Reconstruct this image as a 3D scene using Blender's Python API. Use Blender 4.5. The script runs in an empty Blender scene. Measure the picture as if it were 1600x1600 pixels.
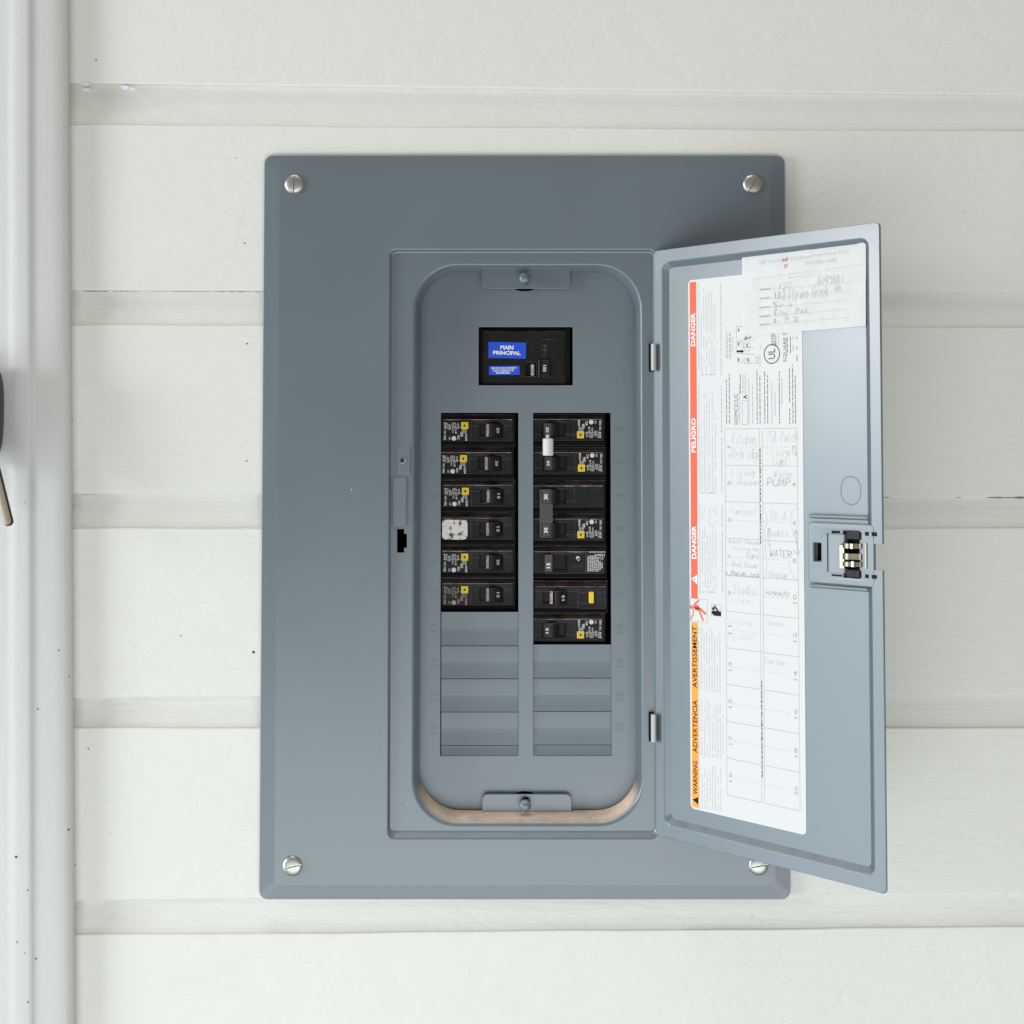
import bpy, bmesh, math, random
from mathutils import Vector, Matrix
random.seed(7)
R = math.radians
scn = bpy.context.scene
COL = scn.collection

# ------------------------------------------------------------------ camera, light, exposure
CAM = Vector((-0.0094, -1.0997, 0.0579)); FPX = 2313.4; PITCH = 0.0413; PPY = 600.4
cam = bpy.data.cameras.new("camera"); cam_o = bpy.data.objects.new("camera", cam); COL.objects.link(cam_o)
cam_o.location = CAM; cam_o.rotation_euler = (math.pi / 2 + PITCH, 0, 0)
cam.sensor_width = 36; cam.lens = FPX / 1600 * 36; cam.shift_y = -(800 - PPY) / 1600
cam.clip_start = 0.02; cam.clip_end = 100
scn.camera = cam_o

world = bpy.data.worlds.new("World"); scn.world = world; world.use_nodes = True
bg = world.node_tree.nodes["Background"]; bg.inputs[0].default_value = (1.0, 0.945, 0.83, 1); bg.inputs[1].default_value = 0.30

def area(name, loc, target, sx, sy, power, col):
    l = bpy.data.lights.new(name, 'AREA'); l.shape = 'RECTANGLE'; l.size = sx; l.size_y = sy
    l.energy = power; l.color = col
    o = bpy.data.objects.new(name, l); COL.objects.link(o); o.location = loc
    o.rotation_euler = (Vector(target) - Vector(loc)).to_track_quat('-Z', 'Y').to_euler()
    return o
area("window_light", (-2.1, -0.69, -0.56), (0.3, -0.56, -0.38), 1.0, 1.9, 30, (0.79, 0.925, 1.0))
area("upper_window_light", (-2.1, -0.66, 0.42), (0.2, -0.40, 0.2), 0.5, 0.5, 20, (0.96, 0.97, 1.0))  # unseen lamp added to put a glare on the upper door
area("low_light", (0.08, -1.75, -0.98), (0.06, 0, -0.45), 2.4, 1.15, 31, (0.87, 0.95, 1.0))
area("overhead_light", (-0.35, -0.50, 2.2), (-0.1, -0.1, 0.0), 1.0, 0.5, 13, (1.0, 0.98, 0.94))
scn.view_settings.view_transform = 'Standard'; scn.view_settings.look = 'None'
scn.view_settings.exposure = -0.06; scn.view_settings.gamma = 1.0

# ------------------------------------------------------------------ measuring: photo reading -> metres on a given real plane
_c, _s = math.cos(PITCH), math.sin(PITCH)
def ray(px, py):
    x, z = (px - 800) / FPX, (PPY - py) / FPX
    return Vector((x, _c - _s * z, _s + _c * z))
def at(px, py, Y=0.0):
    d = ray(px, py); t = (Y - CAM.y) / d.y
    return (CAM.x + d.x * t, CAM.z + d.z * t)
# principal sizes of the panel (metres)
PW, PH = 0.39, 0.5504
RX1, RX2, RZ2, RZ1 = -0.0996, 0.0963, 0.2028, -0.2279       # door recess
DANG = 0.8272                                                 # door leaf swung this far off the wall plane
DW = RX2 - RX1
Y_WALL, Y_REC, Y_DEAD, Y_BRK = 0.006, 0.003, 0.0230, 0.0255
du = Vector((math.cos(DANG), -math.sin(DANG), 0)); dn = Vector((math.sin(DANG), math.cos(DANG), 0))
HINGE = Vector((RX2, 0.0, 0))
def door(px, py, depth=0.003):
    o = HINGE + dn * depth; d = ray(px, py)
    t = (o - CAM).dot(dn) / d.dot(dn); p = CAM + d * t
    return ((p - HINGE).dot(du), p.z)

# ------------------------------------------------------------------ materials
def nmat(name):
    m = bpy.data.materials.new(name); m.use_nodes = True
    nt = m.node_tree; b = nt.nodes["Principled BSDF"]
    return m, nt, b
def lk(nt, a, b): nt.links.new(a, b)
def node(nt, t, **kw):
    n = nt.nodes.new(t)
    for k, v in kw.items(): setattr(n, k, v)
    return n
def math_n(nt, op, a, b=None, clamp=False):
    n = node(nt, 'ShaderNodeMath', operation=op, use_clamp=clamp)
    for i, v in enumerate((a, b)):
        if v is None: continue
        if isinstance(v, (int, float)): n.inputs[i].default_value = v
        else: lk(nt, v, n.inputs[i])
    return n.outputs[0]
def noise(nt, vec, scale, detail=3, rough=0.5):
    n = node(nt, 'ShaderNodeTexNoise'); n.inputs['Scale'].default_value = scale
    n.inputs['Detail'].default_value = detail; n.inputs['Roughness'].default_value = rough
    if vec is not None: lk(nt, vec, n.inputs['Vector'])
    return n.outputs['Fac']
def mapping(nt, vec, scale):
    n = node(nt, 'ShaderNodeMapping'); n.inputs['Scale'].default_value = scale; lk(nt, vec, n.inputs['Vector']); return n.outputs[0]
def ramp(nt, fac, p0, p1, c0=(0, 0, 0, 1), c1=(1, 1, 1, 1)):
    n = node(nt, 'ShaderNodeValToRGB'); e = n.color_ramp.elements
    e[0].position, e[0].color, e[1].position, e[1].color = p0, c0, p1, c1
    lk(nt, fac, n.inputs[0]); return n.outputs[0]
def mix(nt, fac, a, b):
    n = node(nt, 'ShaderNodeMix', data_type='RGBA')
    if isinstance(fac, (int, float)): n.inputs[0].default_value = fac
    else: lk(nt, fac, n.inputs[0])
    for i, v in ((6, a), (7, b)):
        if isinstance(v, tuple): n.inputs[i].default_value = (*v, 1) if len(v) == 3 else v
        else: lk(nt, v, n.inputs[i])
    return n.outputs[2]
def bump(nt, b, h, strength, dist):
    n = node(nt, 'ShaderNodeBump'); n.inputs['Strength'].default_value = strength; n.inputs['Distance'].default_value = dist
    lk(nt, h, n.inputs['Height']); lk(nt, n.outputs[0], b.inputs['Normal'])
def plain(name, col, rough=0.5, metal=0.0, spec=0.5):
    m, nt, b = nmat(name)
    b.inputs['Base Color'].default_value = (*col, 1); b.inputs['Roughness'].default_value = rough
    b.inputs['Metallic'].default_value = metal; b.inputs['Specular IOR Level'].default_value = spec
    return m

GREY = (0.115, 0.146, 0.168)
def grey_paint(name, dusty=False, col=GREY, rough=0.34):
    m, nt, b = nmat(name)
    tc = node(nt, 'ShaderNodeTexCoord').outputs['Object']
    n1 = noise(nt, tc, 9, 4); n2 = noise(nt, tc, 700, 2)
    c = mix(nt, ramp(nt, n1, 0.3, 0.7), tuple(x * 0.95 for x in col), tuple(x * 1.05 for x in col))
    rr = math_n(nt, 'ADD', math_n(nt, 'MULTIPLY', n1, 0.10), rough - 0.05)
    # tiny chips of pale primer
    v = node(nt, 'ShaderNodeTexVoronoi'); v.inputs['Scale'].default_value = 38; lk(nt, tc, v.inputs['Vector'])
    sp = math_n(nt, 'LESS_THAN', v.outputs['Distance'], 0.022)
    c = mix(nt, math_n(nt, 'MULTIPLY', sp, math_n(nt, 'GREATER_THAN', noise(nt, tc, 17, 0), 0.60)), c, (0.62, 0.64, 0.66))
    if dusty:
        g = node(nt, 'ShaderNodeNewGeometry'); s = node(nt, 'ShaderNodeSeparateXYZ'); lk(nt, g.outputs['Normal'], s.inputs[0])
        p = node(nt, 'ShaderNodeSeparateXYZ'); lk(nt, tc, p.inputs[0])
        up = ramp(nt, s.outputs['Z'], 0.22, 0.66)
        deep = ramp(nt, math_n(nt, 'MULTIPLY', p.outputs['Y'], 100), 0.34, 0.72)
        gr = ramp(nt, noise(nt, tc, 420, 4, 0.7), 0.15, 0.46)
        cl = ramp(nt, noise(nt, tc, 36, 2), 0.12, 0.45)
        f = math_n(nt, 'MULTIPLY', math_n(nt, 'MULTIPLY', up, deep), math_n(nt, 'MULTIPLY', gr, cl))
        dc = mix(nt, noise(nt, tc, 150, 3), (0.62, 0.36, 0.20), (0.95, 0.70, 0.50))
        c = mix(nt, f, c, dc)
        rr = math_n(nt, 'ADD', rr, math_n(nt, 'MULTIPLY', f, 0.45), clamp=True)
    g2 = node(nt, 'ShaderNodeNewGeometry'); s2 = node(nt, 'ShaderNodeSeparateXYZ'); lk(nt, g2.outputs['Normal'], s2.inputs[0])
    thin = math_n(nt, 'MULTIPLY', ramp(nt, s2.outputs['Z'], 0.34, 0.72), math_n(nt, 'MULTIPLY', ramp(nt, noise(nt, tc, 60, 4, 0.6), 0.1, 0.5), 0.34))  # upward faces paler: thin dust, plus light on the steps put into the colour
    c = mix(nt, thin, c, (0.58, 0.57, 0.56))
    lk(nt, c, b.inputs['Base Color']); lk(nt, rr, b.inputs['Roughness'])
    b.inputs['Specular IOR Level'].default_value = 1.0
    bump(nt, b, math_n(nt, 'ADD', math_n(nt, 'MULTIPLY', n2, 0.25), math_n(nt, 'MULTIPLY', noise(nt, tc, 7, 1), 14.0)), 0.16, 0.0002)
    return m
M = {}
M['grey'] = grey_paint('grey_enamel'); M['grey_dusty'] = grey_paint('grey_enamel_with_dust', True)
M['grey_inner'] = grey_paint('grey_enamel_inner', col=(0.122, 0.153, 0.175), rough=0.40)

def black_plastic(name, col=(0.007, 0.007, 0.0075), rough=0.42, dust=1.0):
    m, nt, b = nmat(name)
    g = node(nt, 'ShaderNodeNewGeometry'); s = node(nt, 'ShaderNodeSeparateXYZ'); lk(nt, g.outputs['Normal'], s.inputs[0])
    pos = g.outputs['Position']
    up = ramp(nt, s.outputs['Z'], 0.28, 0.75)
    gr = ramp(nt, noise(nt, mapping(nt, pos, (60, 200, 200)), 1.0, 4, 0.65), 0.34, 0.62)
    f = math_n(nt, 'MULTIPLY', math_n(nt, 'MULTIPLY', up, gr), 0.85 * dust)
    film = ramp(nt, noise(nt, pos, 130, 4, 0.7), 0.46, 0.75, (0, 0, 0, 1), (0.025, 0.025, 0.025, 1))
    f = math_n(nt, 'ADD', f, math_n(nt, 'MULTIPLY', film, dust), clamp=True)
    c = mix(nt, f, col, (0.46, 0.32, 0.30))
    lk(nt, c, b.inputs['Base Color'])
    lk(nt, math_n(nt, 'ADD', math_n(nt, 'MULTIPLY', noise(nt, pos, 300, 2), 0.2), rough - 0.1), b.inputs['Roughness'])
    b.inputs['Specular IOR Level'].default_value = 0.22
    bump(nt, b, noise(nt, pos, 1500, 2), 0.12, 0.0003)
    return m
M['black'] = black_plastic('black_breaker_plastic')
M['handle'] = black_plastic('black_handle_plastic', (0.009, 0.0085, 0.0095), 0.42, 0.6)
M['shoulder'] = black_plastic('black_breaker_shoulder', dust=0.10)
M['tie'] = black_plastic('charcoal_tie_plastic', (0.075, 0.066, 0.075), 0.55, 0.7)
def dust_mat():
    m, nt, b = nmat('brown_dust')
    g = node(nt, 'ShaderNodeNewGeometry')
    c = mix(nt, ramp(nt, noise(nt, g.outputs['Position'], 500, 4, 0.7), 0.35, 0.62), (0.15, 0.115, 0.112), (0.50, 0.40, 0.385))
    lk(nt, c, b.inputs['Base Color']); b.inputs['Roughness'].default_value = 0.95
    b.inputs['Specular IOR Level'].default_value = 0.1
    return m
M['dust'] = dust_mat()
M['interior'] = plain('dark_enclosure_interior', (0.010, 0.010, 0.010), 0.8, spec=0.1)
M['white_ink'] = plain('white_ink', (0.62, 0.60, 0.58), 0.7, spec=0.1)
M['white_ink_bright'] = plain('bright_white_ink', (0.85, 0.86, 0.88), 0.7, spec=0.1)
M['faded_ink'] = plain('faded_ink', (0.34, 0.30, 0.27), 0.8, spec=0.1)
M['yellow'] = plain('yellow_ink', (0.80, 0.56, 0.05), 0.6, spec=0.2)
M['black_ink'] = plain('black_ink', (0.02, 0.02, 0.02), 0.7, spec=0.1)
M['blue'] = plain('blue_sticker', (0.008, 0.075, 0.62), 0.45)
M['paper'] = plain('label_paper', (0.665, 0.665, 0.655), 0.5, spec=0.25)
M['red'] = plain('danger_red', (0.88, 0.125, 0.060), 0.5, spec=0.3)
M['orange'] = plain('warning_orange', (0.90, 0.36, 0.045), 0.5, spec=0.3)
M['print_grey'] = plain('fine_print_grey', (0.42, 0.43, 0.44), 0.7, spec=0.1)
M['print_dark'] = plain('dark_print', (0.20, 0.20, 0.21), 0.7, spec=0.1)
M['line'] = plain('ruled_line_grey', (0.42, 0.43, 0.43), 0.7, spec=0.1)
M['pencil'] = plain('pencil', (0.57, 0.575, 0.58), 0.6, spec=0.2)
M['pencil_dark'] = plain('dark_pencil', (0.42, 0.43, 0.44), 0.6, spec=0.2)
M['pencil_faint'] = plain('faint_pencil', (0.645, 0.645, 0.64), 0.6, spec=0.2)
M['pencil_brown'] = plain('brown_pencil', (0.46, 0.41, 0.34), 0.6, spec=0.2)
M['faded_red'] = plain('faded_red_ink', (0.74, 0.66, 0.665), 0.7, spec=0.1)
M['strong_red'] = plain('red_ink', (0.58, 0.13, 0.15), 0.7, spec=0.1)
M['steel'] = plain('zinc_steel', (0.46, 0.46, 0.42), 0.42, 1.0)
M['brass'] = plain('brassy_steel', (0.34, 0.30, 0.22), 0.34, 1.0)
M['nickel'] = plain('dull_nickel', (0.46, 0.455, 0.43), 0.55, 0.6)
M['lilac'] = plain('pale_latch_plastic', (0.30, 0.32, 0.36), 0.5)
M['white_plastic'] = plain('white_plastic', (0.62, 0.61, 0.60), 0.45)
M['bronze'] = plain('brown_handle_metal', (0.055, 0.028, 0.024), 0.45, 0.3)
M['tan'] = plain('tan_lever_metal', (0.42, 0.36, 0.28), 0.45, 0.2)
def tissue():
    m, nt, b = nmat('thin_white_sticker_paper')
    tc = node(nt, 'ShaderNodeTexCoord').outputs['Object']
    n = noise(nt, mapping(nt, tc, (160, 160, 90)), 1.0, 5, 0.7)
    lk(nt, mix(nt, ramp(nt, n, 0.3, 0.7), (0.67, 0.67, 0.66), (0.75, 0.745, 0.74)), b.inputs['Base Color'])
    b.inputs['Roughness'].default_value = 0.5
    b.inputs['Alpha'].default_value = 0.86
    bump(nt, b, n, 0.25, 0.0006)
    return m
M['tissue'] = tissue()
def smeared():
    m, nt, b = nmat('smeared_white_paint')
    g = node(nt, 'ShaderNodeNewGeometry')
    n = noise(nt, g.outputs['Position'], 240, 5, 0.65)
    lk(nt, mix(nt, ramp(nt, n, 0.405, 0.46), (0.05, 0.03, 0.03), (0.68, 0.65, 0.60)), b.inputs['Base Color'])
    b.inputs['Roughness'].default_value = 0.7
    return m
M['smear'] = smeared()

def siding_paint(name, tint, cove=True):
    m, nt, b = nmat(name)
    tc = node(nt, 'ShaderNodeTexCoord').outputs['Object']
    big = noise(nt, tc, 2.6, 3)
    c = mix(nt, ramp(nt, big, 0.3, 0.7), tuple(x * 0.965 for x in tint), tint)
    blot = ramp(nt, noise(nt, mapping(nt, tc, (8, 8, 16)), 1.0, 5, 0.6), 0.60, 0.74)
    c = mix(nt, math_n(nt, 'MULTIPLY', blot, 0.22), c, (0.60, 0.60, 0.53))
    g = node(nt, 'ShaderNodeNewGeometry'); s = node(nt, 'ShaderNodeSeparateXYZ'); lk(nt, g.outputs['Normal'], s.inputs[0])
    if cove:
        up = ramp(nt, s.outputs['Z'], 0.12, 0.85)
        pat = ramp(nt, noise(nt, mapping(nt, tc, (7, 60, 90)), 1.0, 4, 0.6), 0.28, 0.62)
        c = mix(nt, math_n(nt, 'MULTIPLY', math_n(nt, 'MULTIPLY', up, pat), 0.26), c, (0.42, 0.38, 0.31))  # upturned cove feet browner: dirt plus shade put into the colour
        px_ = node(nt, 'ShaderNodeSeparateXYZ'); lk(nt, tc, px_.inputs[0])
        cor = ramp(nt, math_n(nt, 'MULTIPLY', px_.outputs['X'], -1.0), 0.235, 0.325)
        sm = ramp(nt, noise(nt, mapping(nt, tc, (22, 60, 50)), 1.0, 5, 0.65), 0.36, 0.66)
        dp = ramp(nt, math_n(nt, 'MULTIPLY', px_.outputs['Y'], 100), 0.615, 0.76)
        c = mix(nt, math_n(nt, 'MULTIPLY', math_n(nt, 'MULTIPLY', cor, sm), math_n(nt, 'MULTIPLY', dp, 0.24)), c, (0.40, 0.35, 0.28))
    lk(nt, c, b.inputs['Base Color'])
    br = noise(nt, mapping(nt, tc, (14, 120, 330) if cove else (330, 120, 10)), 1.0, 4, 0.6)
    lump = noise(nt, mapping(nt, tc, (26, 26, 48)), 1.0, 5, 0.62)
    ridge = node(nt, 'ShaderNodeMath', operation='ABSOLUTE'); lk(nt, math_n(nt, 'SUBTRACT', noise(nt, mapping(nt, tc, (9, 9, 15)), 1.0, 5, 0.6), 0.5), ridge.inputs[0])
    crk = ramp(nt, ridge.outputs[0], 0.0, 0.018)
    h = math_n(nt, 'ADD', math_n(nt, 'MULTIPLY', br, 0.34), math_n(nt, 'MULTIPLY', lump, 0.9))
    h = math_n(nt, 'ADD', h, math_n(nt, 'MULTIPLY', crk, 0.10))
    bump(nt, b, h, 0.48 if cove else 0.22, 0.0020)
    b.inputs['Roughness'].default_value = 0.42; b.inputs['Specular IOR Level'].default_value = 0.4
    return m
M['siding'] = siding_paint('cream_white_siding_paint', (0.745, 0.735, 0.685))
M['trim'] = siding_paint('white_trim_paint', (0.60, 0.598, 0.58), False)
M['speck'] = plain('dark_speck', (0.05, 0.045, 0.04), 0.8)
M['gap'] = plain('brown_dirt', (0.20, 0.15, 0.11), 0.9)

# ------------------------------------------------------------------ mesh helpers
def tag(o, label=None, cat=None, group=None, kind=None):
    for k, v in (('label', label), ('category', cat), ('group', group), ('kind', kind)):
        if v: o[k] = v
    return o
def empty(name, loc=(0, 0, 0)):
    o = bpy.data.objects.new(name, None); COL.objects.link(o); o.location = loc; o.empty_display_size = 0.01
    return o
def link(name, me, mat, parent=None):
    o = bpy.data.objects.new(name, me); COL.objects.link(o)
    if mat is not None and not me.materials: me.materials.append(mat)
    if parent is not None: o.parent = parent
    return o
def finish(bm, name, sharp=32, flat=True):
    bmesh.ops.remove_doubles(bm, verts=bm.verts, dist=1e-6)
    bmesh.ops.recalc_face_normals(bm, faces=bm.faces)
    for f in bm.faces: f.smooth = True
    for e in bm.edges:
        if len(e.link_faces) != 2: e.smooth = False; continue
        an = e.calc_face_angle(0); ar = sorted(f.calc_area() for f in e.link_faces)
        e.smooth = an < R(sharp) and not (flat and an > R(2.5) and ar[1] > 3.5 * ar[0])
    me = bpy.data.meshes.new(name); bm.to_mesh(me); bm.free()
    return me
def rrect(x1, z1, x2, z2, r, n=8):
    r = max(1e-5, min(r, (x2 - x1) / 2 - 1e-5, (z2 - z1) / 2 - 1e-5)); pts = []
    for cx, cz, a0 in ((x2 - r, z2 - r, 0), (x1 + r, z2 - r, 90), (x1 + r, z1 + r, 180), (x2 - r, z1 + r, 270)):
        for i in range(n + 1):
            a = R(a0 + 90 * i / n); pts.append((cx + r * math.cos(a), cz + r * math.sin(a)))
    return pts
def loft(bm, loops, close=False, cap0=False, cap1=False):
    """loops: lists of 3D points of one length"""
    vs = [[bm.verts.new(p) for p in l] for l in loops]
    n = len(vs[0]); prs = list(zip(vs, vs[1:])) + ([(vs[-1], vs[0])] if close else [])
    for a, b in prs:
        for i in range(n):
            j = (i + 1) % n
            try: bm.faces.new((a[i], a[j], b[j], b[i]))
            except ValueError: pass
    if cap0: bm.faces.new(vs[0][::-1])
    if cap1: bm.faces.new(vs[-1])
def box(bm, x1, y1, z1, x2, y2, z2, bev=0.0, seg=2):
    vs = [bm.verts.new((x, y, z)) for x in (x1, x2) for y in (y1, y2) for z in (z1, z2)]
    F = [(0, 1, 3, 2), (4, 6, 7, 5), (0, 4, 5, 1), (2, 3, 7, 6), (0, 2, 6, 4), (1, 5, 7, 3)]
    fs = [bm.faces.new([vs[i] for i in f]) for f in F]
    if bev > 0:
        es = list({e for f in fs for e in f.edges})
        bmesh.ops.bevel(bm, geom=es, offset=bev, segments=seg, affect='EDGES', profile=0.5)
def box_me(name, *a, **k):
    bm = bmesh.new(); box(bm, *a, **k); return finish(bm, name)
def prism_x(bm, prof, x1, x2):
    """closed (y,z) profile extruded along x"""
    a = [bm.verts.new((x1, y, z)) for y, z in prof]; b = [bm.verts.new((x2, y, z)) for y, z in prof]
    n = len(prof)
    for i in range(n): bm.faces.new((a[i], a[(i + 1) % n], b[(i + 1) % n], b[i]))
    bm.faces.new(a[::-1]); bm.faces.new(b)
def prism_z(bm, prof, z1, z2, bev=0):
    a = [bm.verts.new((x, y, z1)) for x, y in prof]; b = [bm.verts.new((x, y, z2)) for x, y in prof]
    n = len(prof); fs = []
    for i in range(n): fs.append(bm.faces.new((a[i], a[(i + 1) % n], b[(i + 1) % n], b[i])))
    fs.append(bm.faces.new(a[::-1])); fs.append(bm.faces.new(b))
    if bev: bmesh.ops.bevel(bm, geom=list({e for f in fs for e in f.edges}), offset=bev, segments=2, affect='EDGES')
def lathe_y(bm, prof, cx=0, cz=0, n=28):
    """(r,y) profile turned about the y axis"""
    loops = [[(cx + r * math.cos(2 * math.pi * i / n), y, cz + r * math.sin(2 * math.pi * i / n)) for i in range(n)] for r, y in prof]
    loft(bm, loops, cap0=True, cap1=True)
def lathe_z(bm, prof, cx=0, cy=0, n=24):
    loops = [[(cx + r * math.cos(2 * math.pi * i / n), cy + r * math.sin(2 * math.pi * i / n), z) for i in range(n)] for r, z in prof]
    loft(bm, loops, cap0=True, cap1=True)
def ob_mesh(tmp):
    COL.objects.link(tmp); bpy.context.view_layer.update()
    dg = bpy.context.evaluated_depsgraph_get()
    me = bpy.data.meshes.new_from_object(tmp.evaluated_get(dg)); data = tmp.data
    bpy.data.objects.remove(tmp)
    (bpy.data.curves if isinstance(data, bpy.types.Curve) else bpy.data.meshes).remove(data)
    return me
def plate(name, outline, holes, y0, thick, bev=0.0004):
    """flat sheet with holes; front face at y0, outlines in (x,z)"""
    cu = bpy.data.curves.new(name, 'CURVE'); cu.dimensions = '2D'; cu.fill_mode = 'BOTH'
    cu.extrude = max(1e-5, thick / 2 - bev); cu.bevel_depth = bev; cu.bevel_resolution = 1; cu.offset = -bev
    for pts in [outline] + holes:
        s = cu.splines.new('POLY'); s.points.add(len(pts) - 1); s.use_cyclic_u = True
        for p, q in zip(s.points, pts): p.co = (q[0], q[1], 0, 1)
    me = ob_mesh(bpy.data.objects.new(name, cu))
    for v in me.vertices:
        x, y, z = v.co; v.co = (x, y0 + thick / 2 - z, y)
    bm = bmesh.new(); bm.from_mesh(me); bpy.data.meshes.remove(me)
    return finish(bm, name, 40)
def boolean_cut(me, cutters):
    """me minus each cutter mesh"""
    o = bpy.data.objects.new('work', me); cs = []
    for c in cutters:
        co = bpy.data.objects.new('cut', c); COL.objects.link(co); cs.append(co)
        md = o.modifiers.new('b', 'BOOLEAN'); md.operation = 'DIFFERENCE'; md.solver = 'EXACT'; md.object = co
    out = ob_mesh(o)
    for co in cs:
        d = co.data; bpy.data.objects.remove(co); bpy.data.meshes.remove(d)
    bm = bmesh.new(); bm.from_mesh(out); bpy.data.meshes.remove(out); out = None
    return finish(bm, 'cut_mesh', 32)

# flat print ---------------------------------------------------------------------------
_tc = {}
def glyphs(s, bold=0.0):
    k = (s, bold)
    if k not in _tc:
        cu = bpy.data.curves.new('t', 'FONT'); cu.body = s; cu.size = 1; cu.resolution_u = 2; cu.offset = bold
        me = ob_mesh(bpy.data.objects.new('t', cu))
        V = [(v.co.x, v.co.y) for v in me.vertices]; F = [tuple(p.vertices) for p in me.polygons]
        bpy.data.meshes.remove(me)
        xs = [v[0] for v in V]; ys = [v[1] for v in V]
        _tc[k] = (V, F, (min(xs), min(ys), max(xs), max(ys)))
    return _tc[k]
class Print:
    """flat marks collected in one mesh, on the plane y = const"""
    def __init__(self): self.V = []; self.F = []
    def poly(self, pts):
        b = len(self.V); self.V += pts; self.F.append(tuple(range(b, b + len(pts))))
    def rect(self, x1, z1, x2, z2): self.poly([(x1, z1), (x2, z1), (x2, z2), (x1, z2)])
    def line(self, pts, w):
        for (a, b), (c, d) in zip(pts, pts[1:]):
            L = math.hypot(c - a, d - b)
            if L < 1e-9: continue
            nx, nz = -(d - b) / L * w / 2, (c - a) / L * w / 2
            ex, ez = (c - a) / L * w * .3, (d - b) / L * w * .3
            self.poly([(a - ex + nx, b - ez + nz), (a - ex - nx, b - ez - nz), (c + ex - nx, d + ez - nz), (c + ex + nx, d + ez + nz)])
    def frame(self, x1, z1, x2, z2, w):
        self.line([(x1, z1), (x2, z1), (x2, z2), (x1, z2), (x1, z1)], w)
    def ring(self, cx, cz, r, w, n=18):
        self.line([(cx + r * math.cos(2 * math.pi * i / n), cz + r * math.sin(2 * math.pi * i / n)) for i in range(n + 1)], w)
    def disc(self, cx, cz, r, n=14):
        self.poly([(cx + r * math.cos(2 * math.pi * i / n), cz + r * math.sin(2 * math.pi * i / n)) for i in range(n)])
    def text(self, s, x1, z1, x2, z2, rot=0, bold=0.0):
        """fills the box; rot 0, 90 (reads upward) or -90 (reads downward)"""
        V, F, (a, b, c, d) = glyphs(s, bold); o = len(self.V)
        x1, x2 = min(x1, x2), max(x1, x2); z1, z2 = min(z1, z2), max(z1, z2)
        for x, y in V:
            p, q = (x - a) / (c - a), (y - b) / (d - b)
            if rot == 90: p, q = 1 - q, p
            elif rot == -90: p, q = q, 1 - p
            self.V.append((x1 + p * (x2 - x1), z1 + q * (z2 - z1)))
        self.F += [tuple(i + o for i in f) for f in F]
    def build(self, name, mat, parent, y, tilt=None):
        if not self.V: return None
        me = bpy.data.meshes.new(name)
        if tilt: me.from_pydata([tilt(x, z) for x, z in self.V], [], self.F)
        else: me.from_pydata([(x, y, z) for x, z in self.V], [], self.F)
        return link(name, me, mat, parent)

HAND = {'a': "46 16 13 22 42 46 52", 'b': "09 02 32 44 36 06", 'c': "45 26 04 12 42", 'd': "46 16 03 12 42 49 42 52",
 'e': "04 44 36 16 03 12 42", 'f': "48 39 28 20|06 46", 'g': "46 16 03 13 42 46 40 10", 'h': "09 02 05 26 45 42",
 'i': "26 22 32|28 29", 'k': "09 02|36 04 42", 'l': "19 12 22", 'm': "06 02 05 16 25 22 25 36 45 42", 'n': "06 02 05 26 45 42",
 'o': "26 04 12 32 44 26", 'p': "06 00|05 26 45 33 02", 'r': "06 02 05 26 36", 's': "46 16 04 44 42 02", 't': "29 22 32|06 46",
 'u': "06 03 12 32 46 42", 'v': "06 22 46", 'w': "06 12 25 32 46", 'x': "06 42|46 02", 'y': "06 23|46 00",
 'A': "02 29 42|14 34", 'B': "02 09 38 36 05 44 32 02", 'C': "48 29 05 12 42", 'D': "02 09 29 46 32 02", 'E': "49 09 02 42|05 35",
 'F': "49 09 02|05 35", 'G': "48 19 04 12 42 44 24", 'H': "09 02|49 42|05 45", 'I': "29 22", 'K': "09 02|49 05 42", 'L': "09 02 42",
 'P': "02 09 39 46 05", 'R': "02 09 39 46 05 42", 'S': "48 19 07 44 32 02", 'T': "09 49|29 22", 'U': "09 03 22 43 49", 'M': "02 09 25 49 42", 'N': "02 09 42 49", 'W': "09 12 26 32 49",
 '0': "29 04 22 44 29", '1': "29 22", '2': "08 29 47 02 42", '3': "09 49 25 44 22 02", '4': "39 32|39 04 44", '5': "49 09 06 45 32 02",
 '9': "47 29 07 26 47 32", '+': "26 22|04 44", '-': "04 34", '?': "08 29 47 25 24|22 23", '.': "22 32", ' ': ""}
ENTRIES = []
def hand(pr, s, x1, ztop, x2, zbot, w, slant=0.0, jit=0.35):
    n = len(s); cw = (x2 - x1) / n; sc = (ztop - zbot) / 8.0
    for i, ch in enumerate(s):
        for st in HAND.get(ch, "").split('|'):
            pts = []
            for t in st.split():
                gx, gy = int(t[0]) + random.uniform(-jit, jit), int(t[1]) + random.uniform(-jit, jit)
                pts.append((x1 + cw * (i + 0.08 + gx / 5.6) + slant * gy * sc, zbot + (gy - 1) * sc))
            if len(pts) > 1: pr.line(pts, w)

# =================================================================== SETTING: board wall
wall = empty('wall'); tag(wall, 'cream white painted wall of horizontal cove-edged boards behind the grey panel', 'wall')
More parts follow.
